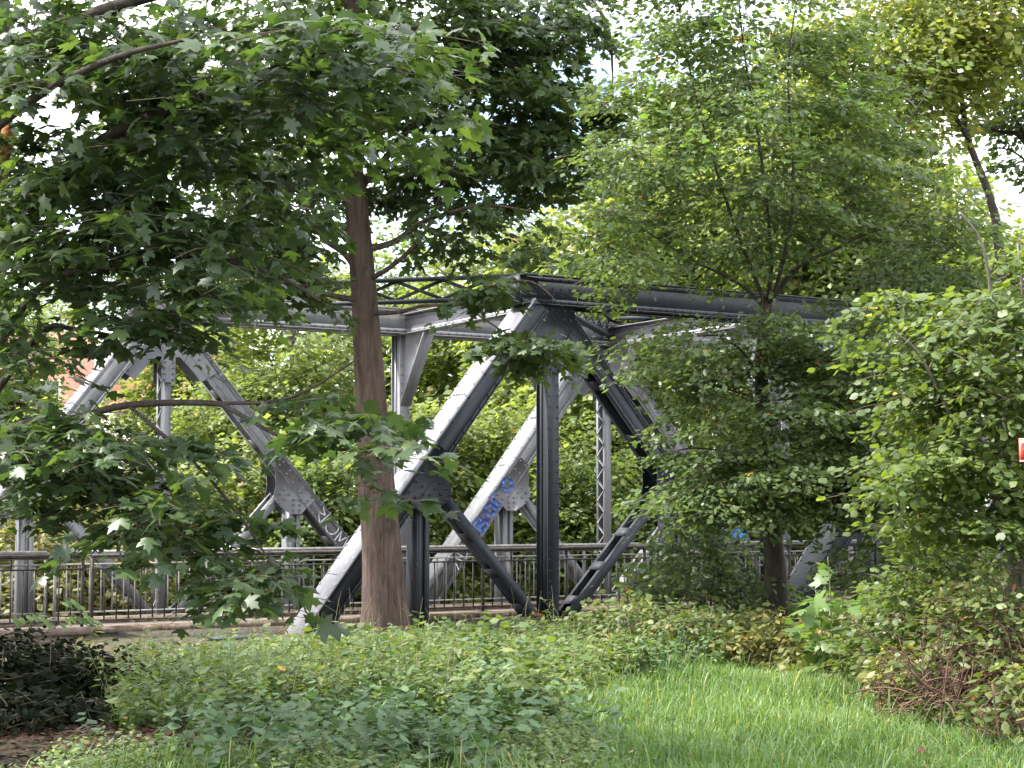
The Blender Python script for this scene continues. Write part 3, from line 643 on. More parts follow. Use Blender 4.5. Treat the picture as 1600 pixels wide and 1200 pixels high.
t.limb(path([(569, 470, D), (520, 462, D-.2), (470, 445, D-.5), (400, 415, D-1), (320, 360, D-1.6)]), .045, .01)
t.limb(path([(566, 392, D), (615, 378, D-.1), (655, 350, D-.3), (700, 333, D-.6), (760, 320, D-1), (830, 330, D-1.4)]), .048, .01)
t.limb(path([(567, 440, D), (600, 424, D-.2), (640, 392, D-.3), (670, 352, D-.5), (690, 300, D-.6), (730, 200, D-.8)]), .04, .01)
t.limb(path([(572, 490, D), (620, 488, D-.4), (660, 478, D-.8), (720, 474, D-1.2), (765, 448, D-1.6), (830, 440, D-2), (880, 480, D-2.2)]), .032, .006)
t.limb(path([(720, 474, D-1.2), (790, 520, D-1.6), (850, 550, D-1.9), (900, 590, D-2.1)]), .012, .004)
t.limb(path([(556, 300, D), (600, 250, D+.3), (680, 160, D+.5), (790, 120, D+.6), (880, 110, D+.6)]), .06, .01)
t.limb(path([(552, 150, D), (640, 60, D+.2), (760, 0, D+.3), (880, -30, D+.2), (945, 30, D+.1), (957, 110, D), (955, 150, D)]), .06, .006)
t.limb(path([(553, 200, D), (480, 150, D+.8), (380, 120, D+1.3), (270, 130, D+1.6)]), .055, .012)
t.limb(path([(556, 20, D), (480, -60, D), (350, -120, D+.4), (230, -130, D+.6)]), .05, .012)
kw = dict(kind='maple', size=.155, droop=.4, tilt=.45, side=4)
ell(t, 400, 250, D-.6, 190, 190, 1.8, 48, .58, 40, **kw)
ell(t, 430, 420, D-1, 140, 60, .9, 17, .5, 34, **kw)
ell(t, 330, 190, D+1.4, 190, 150, 1.2, 30, .58, 40, **kw)
ell(t, 470, 330, D+1, 110, 60, .9, 10, .5, 34, **kw)
ell(t, 690, 290, D+1.2, 120, 60, .9, 10, .5, 34, **kw)
ell(t, 720, 170, D, 180, 180, 1.8, 62, .58, 42, **kw)
ell(t, 850, 215, D, 85, 110, 1.0, 18, .5, 42, **kw)
ell(t, 700, 350, D-.4, 150, 50, 1.0, 10, .5, 30, **kw)
ell(t, 860, 380, D-1.4, 70, 30, .5, 3, .5, 30, **kw)
ell(t, 560, 20, D, 330, 130, 2.0, 54, .6, 40, **kw)
ell(t, 850, 30, D, 130, 60, 1.0, 16, .5, 40, **kw)
ell(t, 830, 530, D-1.9, 70, 50, .5, 7, .42, 34, **kw)
ell(t, 770, 460, D-1.5, 60, 40, .4, 5, .4, 30, **kw)
ell(t, 955, 185, D, 22, 34, .25, 5, .26, 34, **kw)
ell(t, 560, -260, D, 380, 150, 2.6, 36, .75, 34, **kw)
t.finish('maple_tree', 'maple with a thick brown furrowed trunk standing before the steel bridge', 'tree', b, 'maple_main', 'maples before the bridge')

# --- hornbeam on the bank right of centre
DK[:] = 1.7, 1.8
t = Tree('bark_dark', 10); D = 19.5; p = at(1214, 940, D); b = np.array([p[0], p[1], float(gz(p[0], p[1]))])
t.limb([b-[0, 0, .2]]+path([(1213, 930, D), (1209, 860, D), (1201, 760, D), (1193, 650, D), (1190, 560, D), (1199, 475, D)]), .15, [.16, .135, .12, .105, .09, .075, .06], 10)
for q in ([(1199, 480), (1178, 430), (1130, 300), (1080, 120), (1050, -60)], [(1200, 475), (1218, 430), (1240, 300), (1232, 100), (1260, -80)], [(1200, 475), (1240, 425), (1310, 340), (1400, 220), (1470, 110)],
          [(1204, 470), (1250, 415), (1300, 392), (1370, 360), (1450, 350)], [(1196, 480), (1150, 440), (1080, 405), (960, 330)], [(1200, 470), (1205, 400), (1190, 250), (1160, 60), (1150, -90)]):
    dd = R.uniform(-1.6, 1.2); t.limb(path([(x, y, D+dd*i/4) for i, (x, y) in enumerate(q)]), .030, .005, 6)
for q in ([(1192, 625), (1110, 602), (1040, 606), (960, 600)], [(1200, 742), (1330, 705), (1410, 690)], [(1198, 720), (1080, 700), (1000, 735)], [(1191, 580), (1270, 560), (1360, 520), (1440, 500)], [(1192, 600), (1150, 540), (1060, 500), (960, 490)], [(1200, 660), (1280, 640), (1380, 640)], [(1205, 800), (1120, 790), (1050, 800)], [(1205, 800), (1290, 770), (1390, 780)]):
    dd = R.uniform(-1.4, .2); t.limb(path([(x, y, D+dd*i/3) for i, (x, y) in enumerate(q)]), .016, .004, 5)
kw = dict(kind='ovate', size=.086, droop=.3, tilt=.45, side=4)
ell(t, 1180, 230, D, 250, 220, 1.8, 92, .48, 64, **kw)
ell(t, 1150, -10, D, 190, 110, 1.4, 28, .46, 60, **kw)
ell(t, 1170, 540, D-.4, 230, 50, 1.2, 24, .46, 64, **kw)
ell(t, 1070, 590, D-.6, 110, 45, .8, 9, .42, 60, **kw)
ell(t, 1360, 560, D-.3, 130, 110, 1.1, 34, .46, 64, **kw)
ell(t, 1230, 655, D-.9, 190, 45, .8, 15, .42, 60, **kw)
ell(t, 1190, 750, D-.9, 200, 60, .9, 44, .42, 64, **kw)
ell(t, 1340, 725, D-.9, 130, 90, .8, 28, .42, 60, **kw)
ell(t, 985, 425, D-.5, 80, 40, .8, 6, .42, 56, **kw)
ell(t, 1440, 400, D, 100, 80, 1.0, 14, .46, 60, **kw)
for x, y in ((965, 270), (1000, 150), (1060, 60), (1330, 30), (1410, 130), (1450, 260), (940, 350), (1500, 330)): ell(t, x, y, D+R.uniform(-1, .6), 60, 40, .6, 4, .42, 34, **kw)
hb = t.finish('hornbeam_tree', 'slender dark stemmed tree with fanning boughs over the right half of the bridge', 'tree', b, 'hornbeam')
hbo = np.array(b)
for x, y in ((1012, 175), (1030, 150), (1085, 205), (1100, 225), (1112, 235), (1178, 185), (1188, 160), (1200, 110), (1196, 90), (1238, 222), (1248, 230), (1265, 218), (1172, 62), (1322, 145), (1130, 40), (1240, 20), (1075, 255), (1290, 300)):
    mb = MB(); c = at(x, y, 17.7); n_ = 11; a = R.uniform(0, 2*PI, n_); f = np.linspace(0, 1, n_)
    lx = R.normal(0, .18); ps = c+np.stack([(f-.5)*lx, (f-.5)*.1, (f-.5)*.42], 1)+R.normal(0, .012, (n_, 3)); ps[0], ps[-1] = c+[-.5*lx, -.05, -.21], c+[.5*lx, .05, .21]
    leaves(mb, 'round', ps-hbo, np.stack([np.cos(a), np.sin(a)*.7, R.normal(.3, .2, n_)], 1), np.stack([R.normal(0, .4, n_), -.5+R.normal(0, .4, n_), np.ones(n_)], 1), .115*(1.1-.45*f))
    mb.tube([ps[0]-hbo, c-hbo, ps[-1]-hbo], [.004, .003, .002], 4); mb.build('young_shoot', M['sapling'], hb)
# --- hazel at the right edge
DK[:] = 1.7, 2.2
t = Tree('bark_grey', 7); D = 13.6; p = at(1585, 1000, D); b = np.array([p[0], p[1], float(gz(p[0], p[1]))])
for q in ([(1580, 800), (1560, 600), (1540, 400), (1500, 330)], [(1600, 800), (1640, 560), (1690, 380)], [(1570, 820), (1500, 680), (1440, 560), (1400, 520)], [(1575, 860), (1500, 800), (1430, 760)], [(1600, 700), (1600, 500), (1590, 380)], [(1610, 800), (1700, 640), (1760, 560)]):
    dd = R.uniform(-.7, .7); t.limb([b+R.normal(0, .08, 3)*[1, 1, 0]]+path([(x, y, D+dd*i/4) for i, (x, y) in enumerate(q)]), .032, .007, 6)
kw = dict(kind='round', size=.078, droop=.34, tilt=.5, side=4)
ell(t, 1570, 560, D, 150, 150, .9, 40, .38, 34, **kw)
ell(t, 1500, 760, D-.3, 150, 90, .7, 26, .36, 32, **kw)
ell(t, 1440, 620, D+.3, 90, 110, .6, 12, .36, 26, **kw)
ell(t, 1400, 500, D+.4, 60, 60, .5, 5, .34, 26, **kw)
ell(t, 1640, 760, D, 100, 130, .8, 16, .38, 32, **kw)
ell(t, 1680, 480, D, 110, 150, .9, 16, .4, 32, **kw)
t.finish('hazel_shrub', 'tall hazel with round pale green leaves filling the right edge', 'shrub', b, 'hazel')

# --- trees and thickets beyond the bridge
def bgtree(name, px, d, top, hw, mat, label, group, low=None, r=.85, n=46, size=.19, dens=1.0, bark='bark_grey', sprays=None, lean=0, open_=0, kind='far'):
    t = Tree(bark, 7); b = foot(px, d); k = pxm(d); ht = (ZE+(789.5-top)/k)-b[2]; w = hw/k
    lo = .15 if low is None else low
    t.limb([b-[0, 0, .3], b+[.0, 0, ht*.25], b+[lean*.3, .1, ht*.5], b+[lean*.7, 0, ht*.75], b+[lean, .1, ht*.85]], .012*ht+.02, .012, 7)
    for i in range(7):
        a = R.uniform(0, 2*PI); h0 = R.uniform(.25, .7)*ht; q = b+[lean*h0/ht, 0, h0]; e = q+np.array([math.cos(a)*w*.8, math.sin(a)*w*.8, ht*.2])
        t.limb([q, (q+e)/2+[0, 0, .1*ht*.3], e], .005*ht, .012, 5)
    cz = ht*(lo+1)/2; rz = ht*(1-lo)/2
    lobes = [(0, 0, cz, 1, 1)] + [(R.uniform(-.55, .55)*w, R.uniform(-.5, .5)*w, cz+R.uniform(-.55, .5)*rz, .6, .5) for _ in range(4)]
    area = w*rz; N = sprays or int(26*area/(r*r)*dens*.62)
    for i, (x, y, z, fw_, fz) in enumerate(lobes):
        t.blob(b+[x+lean*.6, y, z], (w*fw_, w*.8*fw_, rz*fz), max(4, int(N*(.5 if i == 0 else .17))), r, n, kind, size, axis=b+[lean*.6, 0, cz*.7], hollow=.55, droop=.35, tilt=.6, flat=.2, side=2)
    return t.finish(name, label, 'tree' if name.endswith('tree') else 'shrub', b, mat, group)
G1 = 'trees beyond the bridge'; G2 = 'thickets behind the bridge'
for a in (
    (190, 84, 410, 210, 'bg2', 'wide green tree far behind the roofs at left'),
    (5, 52, 430, 90, 'bg2', 'round green tree at the far left, before the brick building'),
    (320, 56, 430, 110, 'bg1', 'pale tree behind the left peak of the far truss, before the maple trunk'),
    (455, 48, 355, 115, 'bg1', 'light green tree filling the gap left of the maple trunk'),
    (600, 54, 345, 130, 'bg2', 'tree directly behind the portal of the bridge and the maple trunk'),
    (745, 50, 335, 125, 'bg1', 'pale bushy tree seen through the first triangle of the near truss'),
    (850, 44, 310, 100, 'bg1', 'light tree rising over the peak of the near truss'),
    (955, 40, 170, 95, 'bg1', 'tallest sunlit tree, its top in the gap of open sky'),
    (1085, 46, 130, 120, 'bg2', 'tree behind the left side of the slender hornbeam crown'),
    (1255, 43, 60, 150, 'bg1', 'broad tree behind the middle of the slender hornbeam crown'),
    (1400, 46, 120, 130, 'bg1', 'leafy tree behind the yellowing one at upper right'),
    (1605, 40, 290, 90, 'bg1', 'bright yellow green tree at the right edge above the hazel'),
    (1480, 42, 265, 90, 'bg1', 'tree under the bare bent limbs, between the hornbeam and the right edge'),
    (1180, 60, 40, 200, 'bg1', 'far pale tree at the top centre behind the slender hornbeam')):
    bgtree('broadleaf_tree', *a, G1, r=.95, n=70, size=.24)
for a in (
    (40, 31.5, 800, 95, 'bg3', 'straw coloured thicket behind the leftmost railing panels'),
    (150, 32.5, 770, 90, 'bg3', 'dry pale thicket behind the railing, left of the hanging maple leaves'),
    (290, 35, 700, 95, 'bg1', 'shrub with light leaves under the left peak of the far truss'),
    (105, 46, 612, 85, 'bg1', 'pale shrub before the brick building, right of the dry thickets'),
    (345, 47, 575, 95, 'bg1', 'pale shrub between the left peak of the far truss and the white house'),
    (420, 37, 650, 95, 'bg1', 'leafy shrub behind the left leaning diagonal of the far truss'),
    (540, 36, 680, 85, 'bg2', 'shrub close behind the left side of the maple trunk'),
    (690, 37, 610, 85, 'bg1', 'shrub behind the lower end of the sloping end post'),
    (800, 38, 600, 85, 'bg1', 'sunny shrub behind the blue graffiti on the far truss'),
    (910, 37, 640, 80, 'bg2', 'shrub behind the tall post of the near truss, on its right'),
    (1010, 39, 590, 90, 'bg1', 'shrub behind the laced post of the far truss'),
    (1130, 41, 640, 100, 'bg2', 'shrub beyond the bridge, behind the slender dark trunk'),
    (1270, 43, 640, 100, 'bg1', 'shrub beyond the bridge, right of the slender dark trunk'),
    (1420, 45, 620, 120, 'bg2', 'shrub beyond the bridge at the hazel, rightmost of the row')):
    bgtree('thicket_shrub', *a, G2, low=.02, r=.6, n=60, size=.17, dens=1.25)
# yellowing tree, upper right, and the dark crown with bare limbs beside it
DK[:] = 1.8, 1.3
t = Tree('bark_dark', 8); D = 33; b = foot(1575, D)
t.limb([b-[0, 0, .3]]+path([(1578, 760, D), (1562, 400, D), (1545, 305, D), (1512, 215, D), (1495, 110, D), (1450, -40, D)]), .22, [.2, .15, .10, .08, .065, .045, .02], 9)
t.limb(path([(1512, 215, D), (1470, 150, D-.4), (1400, 90, D-.8), (1310, 60, D-1)]), .06, .015, 6)
t.limb(path([(1495, 110, D), (1540, 40, D), (1580, -40, D)]), .06, .015, 6)
ell(t, 1410, 80, D-.5, 190, 80, 2, 60, .75, 60, 'far', .17, droop=.3, tilt=.6, flat=.18)
ell(t, 1520, 30, D, 120, 90, 2, 40, .75, 60, 'far', .17, droop=.3, tilt=.6, flat=.18)
ell(t, 1400, 190, D-.4, 110, 60, 1.2, 10, .7, 44, 'far', .17, droop=.3, tilt=.6, flat=.18)
ell(t, 1420, -90, D, 190, 80, 2, 30, .8, 54, 'far', .17, droop=.3, tilt=.6, flat=.18)
t.finish('broadleaf_tree', 'tall tree with yellowing leaves at the upper right corner', 'tree', b, 'yellow_tree', G1)
t = Tree('bark_dark', 8); D = 36; b = foot(1680, D)
t.limb([b-[0, 0, .3]]+path([(1690, 700, D), (1680, 450, D), (1650, 320, D), (1640, 150, D)]), .25, .06, 9)
t.limb(path([(1655, 330, D), (1600, 220, D), (1560, 205, D), (1500, 185, D)]), .08, .015, 6)
t.limb(path([(1660, 350, D), (1620, 250, D), (1570, 160, D), (1540, 150, D)]), .06, .012, 6)
t.limb(path([(1650, 300, D), (1580, 235, D), (1510, 238, D)]), .04, .008, 5)
ell(t, 1610, 170, D, 80, 55, 1.5, 22, .6, 46, 'far', .17, droop=.3, tilt=.6)
ell(t, 1600, 260, D, 40, 20, .8, 4, .5, 30, 'far', .17, droop=.3, tilt=.6)
ell(t, 1690, 120, D, 110, 110, 2, 30, .75, 54, 'far', .17, droop=.3, tilt=.6)
t.finish('broadleaf_tree', 'dark crowned tree with bare bent limbs against the sky, right edge', 'tree', b, 'maple_main', G1)

# ================================================================== BUSHES, HERBS, GRASS
def bush(name, px, d, top, hw, mat, label, cat, kind='ovate', size=.085, r=.3, n=26, count=60, stem='stem_green', tangle=0, group=None, base=None, deep=.8, stems=9, droop=.3):
    b = foot(px, d) if base is None else base; k = pxm(d); ht = max(.3, ZE+(789.5-top)/k-b[2]); w = hw/k
    t = Tree('twig', 5); t.wood = MB()
    for i in range(stems):
        a = R.uniform(0, 2*PI); e = b+np.array([math.cos(a)*w*R.uniform(.2, 1), math.sin(a)*w*deep*R.uniform(.2, 1), ht*R.uniform(.55, .98)]); q = b+np.array([math.cos(a)*w*.25, math.sin(a)*w*.2, 0])*R.uniform(.3, 1.6)
        t.limb([q-[0, 0, .05], q*.6+e*.4+[0, 0, ht*.25], e], .011, .004, 5, n=4)
    t.blob(b+[0, 0, ht*.42], (w, w*deep, ht*.56), count, r, n, kind, size, axis=b, hollow=.5, droop=droop, tilt=.55, flat=.22, side=2)
    lo = b[2]+.02
    tg = None
    if tangle:
        tg = MB()
        for i in range(tangle):
            a = R.uniform(0, 2*PI); q = b+np.array([R.uniform(-1, 1)*w*.95, R.uniform(-1, .3)*w*deep, 0]); q[2] += R.uniform(0, ht*.25); e = q+np.array([R.normal(0, .5)*w*.7, R.normal(0, .3)*w*.5, R.uniform(-.15, .5)*ht]); e[2] = max(e[2], lo)
            tg.tube(bez(q, (q+e)/2+R.normal(0, .12, 3)+[0, 0, .12*ht], e, 6), R.uniform(.0025, .006), 4, cap=False)
    off = b
    for m_ in (t.wood, t.twigs, t.leaf)+((tg,) if tg else ()): m_.v = [v-off for v in m_.v]
    root = empty(name, b); t.wood.v += t.twigs.v; t.wood.f += [f+t.wood.n for f in t.twigs.f]; t.wood.a += t.twigs.a; t.wood.n += t.twigs.n
    t.wood.build('stems', M[stem], root); t.leaf.build('foliage', M[mat], root)
    if tg: tg.build('dead_stems', M['stem_red'], root)
    return tag(root, label, cat, group)
GB = 'brambles along the bank before the bridge'
bush('bramble_bush', 735, 20.3, 968, 85, 'herb', 'low leafy bramble right beside the maple trunk foot', 'bramble', count=46, group=GB, tangle=20)
bush('bramble_bush', 875, 19.9, 952, 100, 'bramble', 'low green bramble under the tall riveted post', 'bramble', count=60, group=GB, tangle=25)
bush('bramble_bush', 985, 19.0, 925, 95, 'bramble', 'bramble bush with reddish sprays where the ladder like strut meets the bank', 'bramble', count=80, group=GB, tangle=30)
bush('bramble_bush', 1105, 18.5, 938, 95, 'bramble', 'bramble bush with brown leaves below the slender dark trunk, left of it', 'bramble', count=80, group=GB, tangle=40)
bush('bramble_bush', 1220, 18.0, 948, 90, 'bramble_y', 'yellow green bramble bush at the back of the grass, below the slender trunk', 'bramble', count=80, group=GB, tangle=40)
bush('bramble_bush', 1325, 17.4, 955, 90, 'bramble_y', 'yellowest bramble bush, before the pale maple sapling', 'bramble', count=80, group=GB, tangle=40)
bush('bramble_bush', 1420, 15.6, 915, 95, 'bramble', 'bramble bush left of the heap of dead stems', 'bramble', count=80, group=GB, tangle=60)
bush('bramble_bush', 1560, 13.0, 875, 150, 'bramble', 'tall bramble heap with dead reddish stems at its foot, right edge', 'bramble', count=130, size=.072, r=.28, n=32, group=GB, tangle=520, stem='stem_red')
bush('bramble_bush', 1440, 14.0, 985, 85, 'bramble_y', 'small straggling bramble with curled pale leaves at the grass edge', 'bramble', count=26, r=.22, group=GB, tangle=160, stem='stem_red')
bush('bramble_bush', 1610, 11.8, 1020, 90, 'bramble', 'lowest bramble in the bottom right, with bluish leaves', 'bramble', count=30, r=.22, group=GB, tangle=120, stem='stem_red')
GS = 'shrubs on the bank under the trees'
bush('bank_shrub', 1085, 20.2, 785, 85, 'hornbeam', 'shrub hiding the lower joint of the right diagonal', 'shrub', count=100, size=.10, r=.36, n=34, group=GS, stem='twig')
bush('bank_shrub', 1170, 20.0, 870, 85, 'hornbeam', 'low shrub in shade at the foot of the slender dark trunk', 'shrub', count=50, size=.10, r=.32, group=GS, stem='twig')
bush('bank_shrub', 1400, 18.6, 790, 110, 'hornbeam', 'leafy shrub between the sapling and the hazel', 'shrub', count=80, size=.11, r=.36, n=30, group=GS, stem='twig')
bush('bank_shrub', 1370, 18.2, 920, 55, 'nettle', 'dark broad leaved shrub right behind the pale sapling', 'shrub', count=30, size=.13, r=.26, n=16, group=GS, stem='twig')
bush('bank_shrub', 1480, 15.0, 790, 110, 'hazel', 'grey green shrub over the brambles beside the hazel', 'shrub', kind='round', count=110, size=.075, r=.32, n=44, group=GS, stem='twig')
bush('maple_sapling', 1302, 16.6, 862, 50, 'sapling', 'young maple with pale bright green lobed leaves on the bank', 'sapling', kind='maple_hi', size=.19, r=.24, n=9, count=18, deep=.8, stems=4)
# deep shade, lower left
GD = 'dark shrubs in the lower left shade'
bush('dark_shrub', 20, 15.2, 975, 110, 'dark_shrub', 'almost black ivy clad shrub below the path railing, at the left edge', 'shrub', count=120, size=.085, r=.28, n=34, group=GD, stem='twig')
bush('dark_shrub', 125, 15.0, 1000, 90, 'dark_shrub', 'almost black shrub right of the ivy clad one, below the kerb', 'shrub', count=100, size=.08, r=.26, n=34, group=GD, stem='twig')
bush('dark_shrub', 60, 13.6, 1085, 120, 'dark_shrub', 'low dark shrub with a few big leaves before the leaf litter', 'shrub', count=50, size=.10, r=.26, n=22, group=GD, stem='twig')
# young ash with paired leaflets
t = Tree('twig', 5); b = foot(76, 14.5); t.limb([b]+path([(78, 1040, 14.5), (80, 985, 14.5), (88, 940, 14.5)]), .006, .003)
for s_ in ([(82, 985), (60, 960), (20, 965)], [(80, 985), (110, 962), (145, 970)], [(85, 950), (110, 935), (135, 962)]):
    p = spline(path([(x, y, 14.5) for x, y in s_]), 4); t.twigs.tube(p, .0025, 3, cap=False)
    for i in range(2, len(p)):
        for sg in (-1, 1):
            leaves(t.leaf, 'narrow', p[i][None], np.array([[.5, sg*.5, -.35+R.normal(0, .1)]]), np.array([[.2*sg, -.3, 1.]]), .115)
    leaves(t.leaf, 'narrow', p[-1][None], np.array([[.8, 0, -.3]]), np.array([[0, -.4, 1.]]), .12)
t.finish('ash_sapling', 'thin ash seedling with paired narrow leaflets before the path kerb', 'sapling', b, 'sapling')

def herbs(mb, xs, ys, h, nl, kind, size, lean=.18, spread=1.0, stem=None):
    N = len(xs); z = gz(xs, ys); base = np.stack([xs, ys, z], 1); ln = R.normal(0, lean, (N, 2))*h[:, None]
    for k in range(nl):
        f = .25+.78*(k+R.uniform(0, .6, N))/nl; f = np.minimum(f, 1.02)
        p = base+np.stack([ln[:, 0]*f, ln[:, 1]*f, h*f], 1); a = R.uniform(0, 2*PI, N)
        d = np.stack([np.cos(a), np.sin(a), R.normal(.05, .35, N)], 1); nr = np.stack([R.normal(0, .3, N), R.normal(-.1, .3, N), np.ones(N)], 1)
        leaves(mb, kind, p, d, nr, size*R.uniform(.55, 1.15, N)*(1.15-.4*f))
    if stem is not None:
        w = .004; a = R.uniform(0, PI, N); sx = np.stack([np.cos(a)*w, np.sin(a)*w, 0*a], 1); top = base+np.stack([ln[:, 0], ln[:, 1], h], 1)
        v = np.stack([base-sx, base+sx, top+sx*.3, top-sx*.3], 1); stem.add(v.reshape(-1, 3), (np.arange(N)*4)[:, None]+np.arange(4))
def inpoly(px, py, poly):
    P = np.array(poly, float); r = np.zeros(len(px), bool); j = len(P)-1
    for i in range(len(P)):
        c = ((P[i, 1] > py) != (P[j, 1] > py)) & (px < (P[j, 0]-P[i, 0])*(py-P[i, 1])/(P[j, 1]-P[i, 1]+1e-12)+P[i, 0]); r ^= c; j = i
    return r
def scatter(poly, n):
    P = np.array(poly, float); lo, hi = P.min(0), P.max(0); q = R.uniform(lo, hi, (n, 2)); k = inpoly(q[:, 0], q[:, 1], poly); return q[k, 0], q[k, 1]
# ground plan (metres): the herb bank, the nettle patch, the grass
HERB = [(-3.0, 12.8), (-1.6, 12.6), (.2, 12.2), (.55, 14), (.9, 16.4), (2.2, 17.2), (2.6, 19.6), (.3, 21.6), (-1.0, 22.0), (-2.9, 21.4), (-4.2, 18), (-3.6, 14.6)]
mb = MB(); st = MB(); xs, ys = scatter(HERB, 5200)
hh = R.uniform(.12, .55, len(xs))*(1+.6*np.sin(xs*2.3+ys*1.4)*np.sin(ys*1.7-xs)); kp = np.sin(xs*2.1+.6*np.sin(ys*2.4))*np.sin(ys*1.9+.8*np.sin(xs*1.3)) > R.uniform(-1.0, -.15, len(xs)); xs, ys, hh = xs[kp], ys[kp], hh[kp]; hh *= .75+.6*np.clip(np.sin(xs*1.25+.4)*np.sin(ys*.95+xs*.4)+.3, 0, 1.2)
hh *= np.interp(ys, [12, 15, 17.5, 20, 21.5], [1, .9, .62, .42, .3])*np.where(xs < -2.2, .7, 1)
herbs(mb, xs, ys, hh, 9, 'ovate', .095, lean=.3, stem=st)
xs, ys = scatter(HERB, 1500); herbs(mb, xs, ys, R.uniform(.3, .72, len(xs))*np.interp(ys, [15, 17.5, 20, 21.5], [1, .62, .42, .3]), 12, 'narrow', .12, lean=.3, stem=st)
xs, ys = scatter(HERB, 260); herbs(mb, xs, ys, R.uniform(.35, .75, len(xs))*np.interp(ys, [15, 17.5, 20, 21.5], [1, .62, .42, .3]), 10, 'round', .13, lean=.25, stem=st)
o = mb.build('undergrowth', M['herb']); tag(o, 'mixed low leafy herbs covering the ground before the bridge', 'undergrowth', kind='stuff')
o = st.build('herb_stems', M['stem_green']); o.parent = bpy.data.objects['undergrowth']
NET = [(-2.1, 11.3), (-1.2, 10.4), (-.5, 10.3), (.1, 10.9), (.2, 12.4), (-.3, 13.6), (-1.3, 13.4), (-2.0, 12.6)]
mb = MB(); st = MB(); xs, ys = scatter(NET, 560); xs = xs+R.normal(0, .32, len(xs)); ys = ys+R.normal(0, .45, len(ys)); herbs(mb, xs, ys, R.uniform(.16, .46, len(xs)), 9, 'ovate', .13, lean=.3, stem=st)
o = mb.build('nettle_patch', M['nettle']); tag(o, 'blue green patch of nettles in the left foreground', 'nettles', kind='stuff'); st.build('nettle_stems', M['stem_green'], o)
for nm_, mt_, kd_, sz_, lab_, k_ in (('tall_weeds', 'bramble', 'narrow', .11, 'taller pale weeds in loose clumps among the low herbs', 26), ('broad_leaved_weeds', 'hazel', 'round', .12, 'broad leaved yellowish weeds scattered among the herbs', 20), ('dark_weeds', 'nettle', 'ovate', .10, 'dark green toothed weeds rising here and there before the trunk', 20)):
    mb = MB(); st = MB(); cx, cy = scatter(HERB, k_*3); X_, Y_, H_l = [], [], []
    for x, y in list(zip(cx, cy))[:k_]:
        n_ = int(R.integers(8, 22)); X_ += list(x+R.normal(0, .16, n_)); Y_ += list(y+R.normal(0, .2, n_)); H_l += list(R.uniform(.4, 1.0)*R.uniform(.45, .9, n_)*np.interp(y, [15, 17.5, 20, 21.5], [1, .75, .5, .35]))
    herbs(mb, np.array(X_), np.array(Y_), np.array(H_l), 12, kd_, sz_, lean=.22, stem=st)
    o = tag(mb.build(nm_, M[mt_]), lab_, 'weeds', kind='stuff'); st.build('weed_stems', M['stem_green'], o)
def grass(mb, xs, ys, h, w=.0045, bend=.5):
    N = len(xs); z = gz(xs, ys); b = np.stack([xs, ys, z], 1); a = R.uniform(0, 2*PI, N); s = np.stack([-np.sin(a), np.cos(a), 0*a], 1)*(w*R.uniform(.6, 1.5, N))[:, None]
    o = np.stack([np.cos(a), np.sin(a), 0*a], 1); k = h*R.uniform(.1, bend, N)
    lv = [(0, 0, 1), (.45, .18, .9), (.8, .55, .7), (.95, 1, .1)]; V = []
    for hz_, oo, ww in lv:
        c = b+o*(k*oo)[:, None]+np.stack([0*h, 0*h, h*hz_*(1-.25*oo*k/h)], 1); V += [c-s*ww, c+s*ww]
    v = np.stack(V, 1); f = np.array([[0, 1, 3, 2], [2, 3, 5, 4], [4, 5, 7, 6]]); mb.add(v.reshape(-1, 3), (np.arange(N)[:, None, None]*8+f[None]).reshape(-1, 4))
LAWN = [(-3.2, 9.4), (4.6, 9.4), (5.2, 12.5), (4.2, 13.6), (3.6, 15.4), (3.9, 17.3), (1.6, 17.8), (.6, 16.6), (.25, 14), (0, 12), (-.4, 10.6), (-2.0, 11.4), (-3.0, 11.3)]
mb = MB(); xs, ys = scatter(LAWN, 120000); kp = R.random(len(xs)) < np.clip(.62+(xs+.9)*.6, .6, 1); xs, ys = xs[kp], ys[kp]; tu = 1+.45*np.sin(xs*3.1+np.cos(ys*2.3)*2)*np.sin(ys*2.7+xs)
grass(mb, xs, ys, R.uniform(.04, .17, len(xs))*tu, .0034, .8)
xs, ys = scatter(LAWN, 9000); kp = R.random(len(xs)) < .35+.65*(np.sin(xs*2.7+1)*np.sin(ys*2.1+xs) > .1); xs, ys = xs[kp], ys[kp]; grass(mb, xs, ys, R.uniform(.14, .36, len(xs)), .0036, 1.35)
xs, ys = scatter(HERB, 9000); grass(mb, xs, ys, R.uniform(.12, .36, len(xs))*np.interp(ys, [15, 17.5, 20, 21.5], [1, .8, .7, .6]), .0035, .8)
tag(mb.build('grass', M['grass']), 'lush uncut green grass of the clearing', 'grass', kind='stuff')
mb = MB(); xs, ys = scatter(LAWN, 900); herbs(mb, xs, ys, R.uniform(.06, .16, len(xs)), 6, 'ovate', .055)
WEED = [(-3.2, 9.4), (.6, 9.4), (.5, 12), (0, 12), (-.4, 10.6), (-2.0, 11.4), (-3.0, 11.3)]
xs, ys = scatter(WEED, 2200); herbs(mb, xs, ys, R.uniform(.06, .24, len(xs))*(1+.4*np.sin(xs*4)), 7, 'ovate', .06)
tag(mb.build('lawn_weeds', M['herb']), 'small broad leaved weeds between the grass blades', 'weeds', kind='stuff')
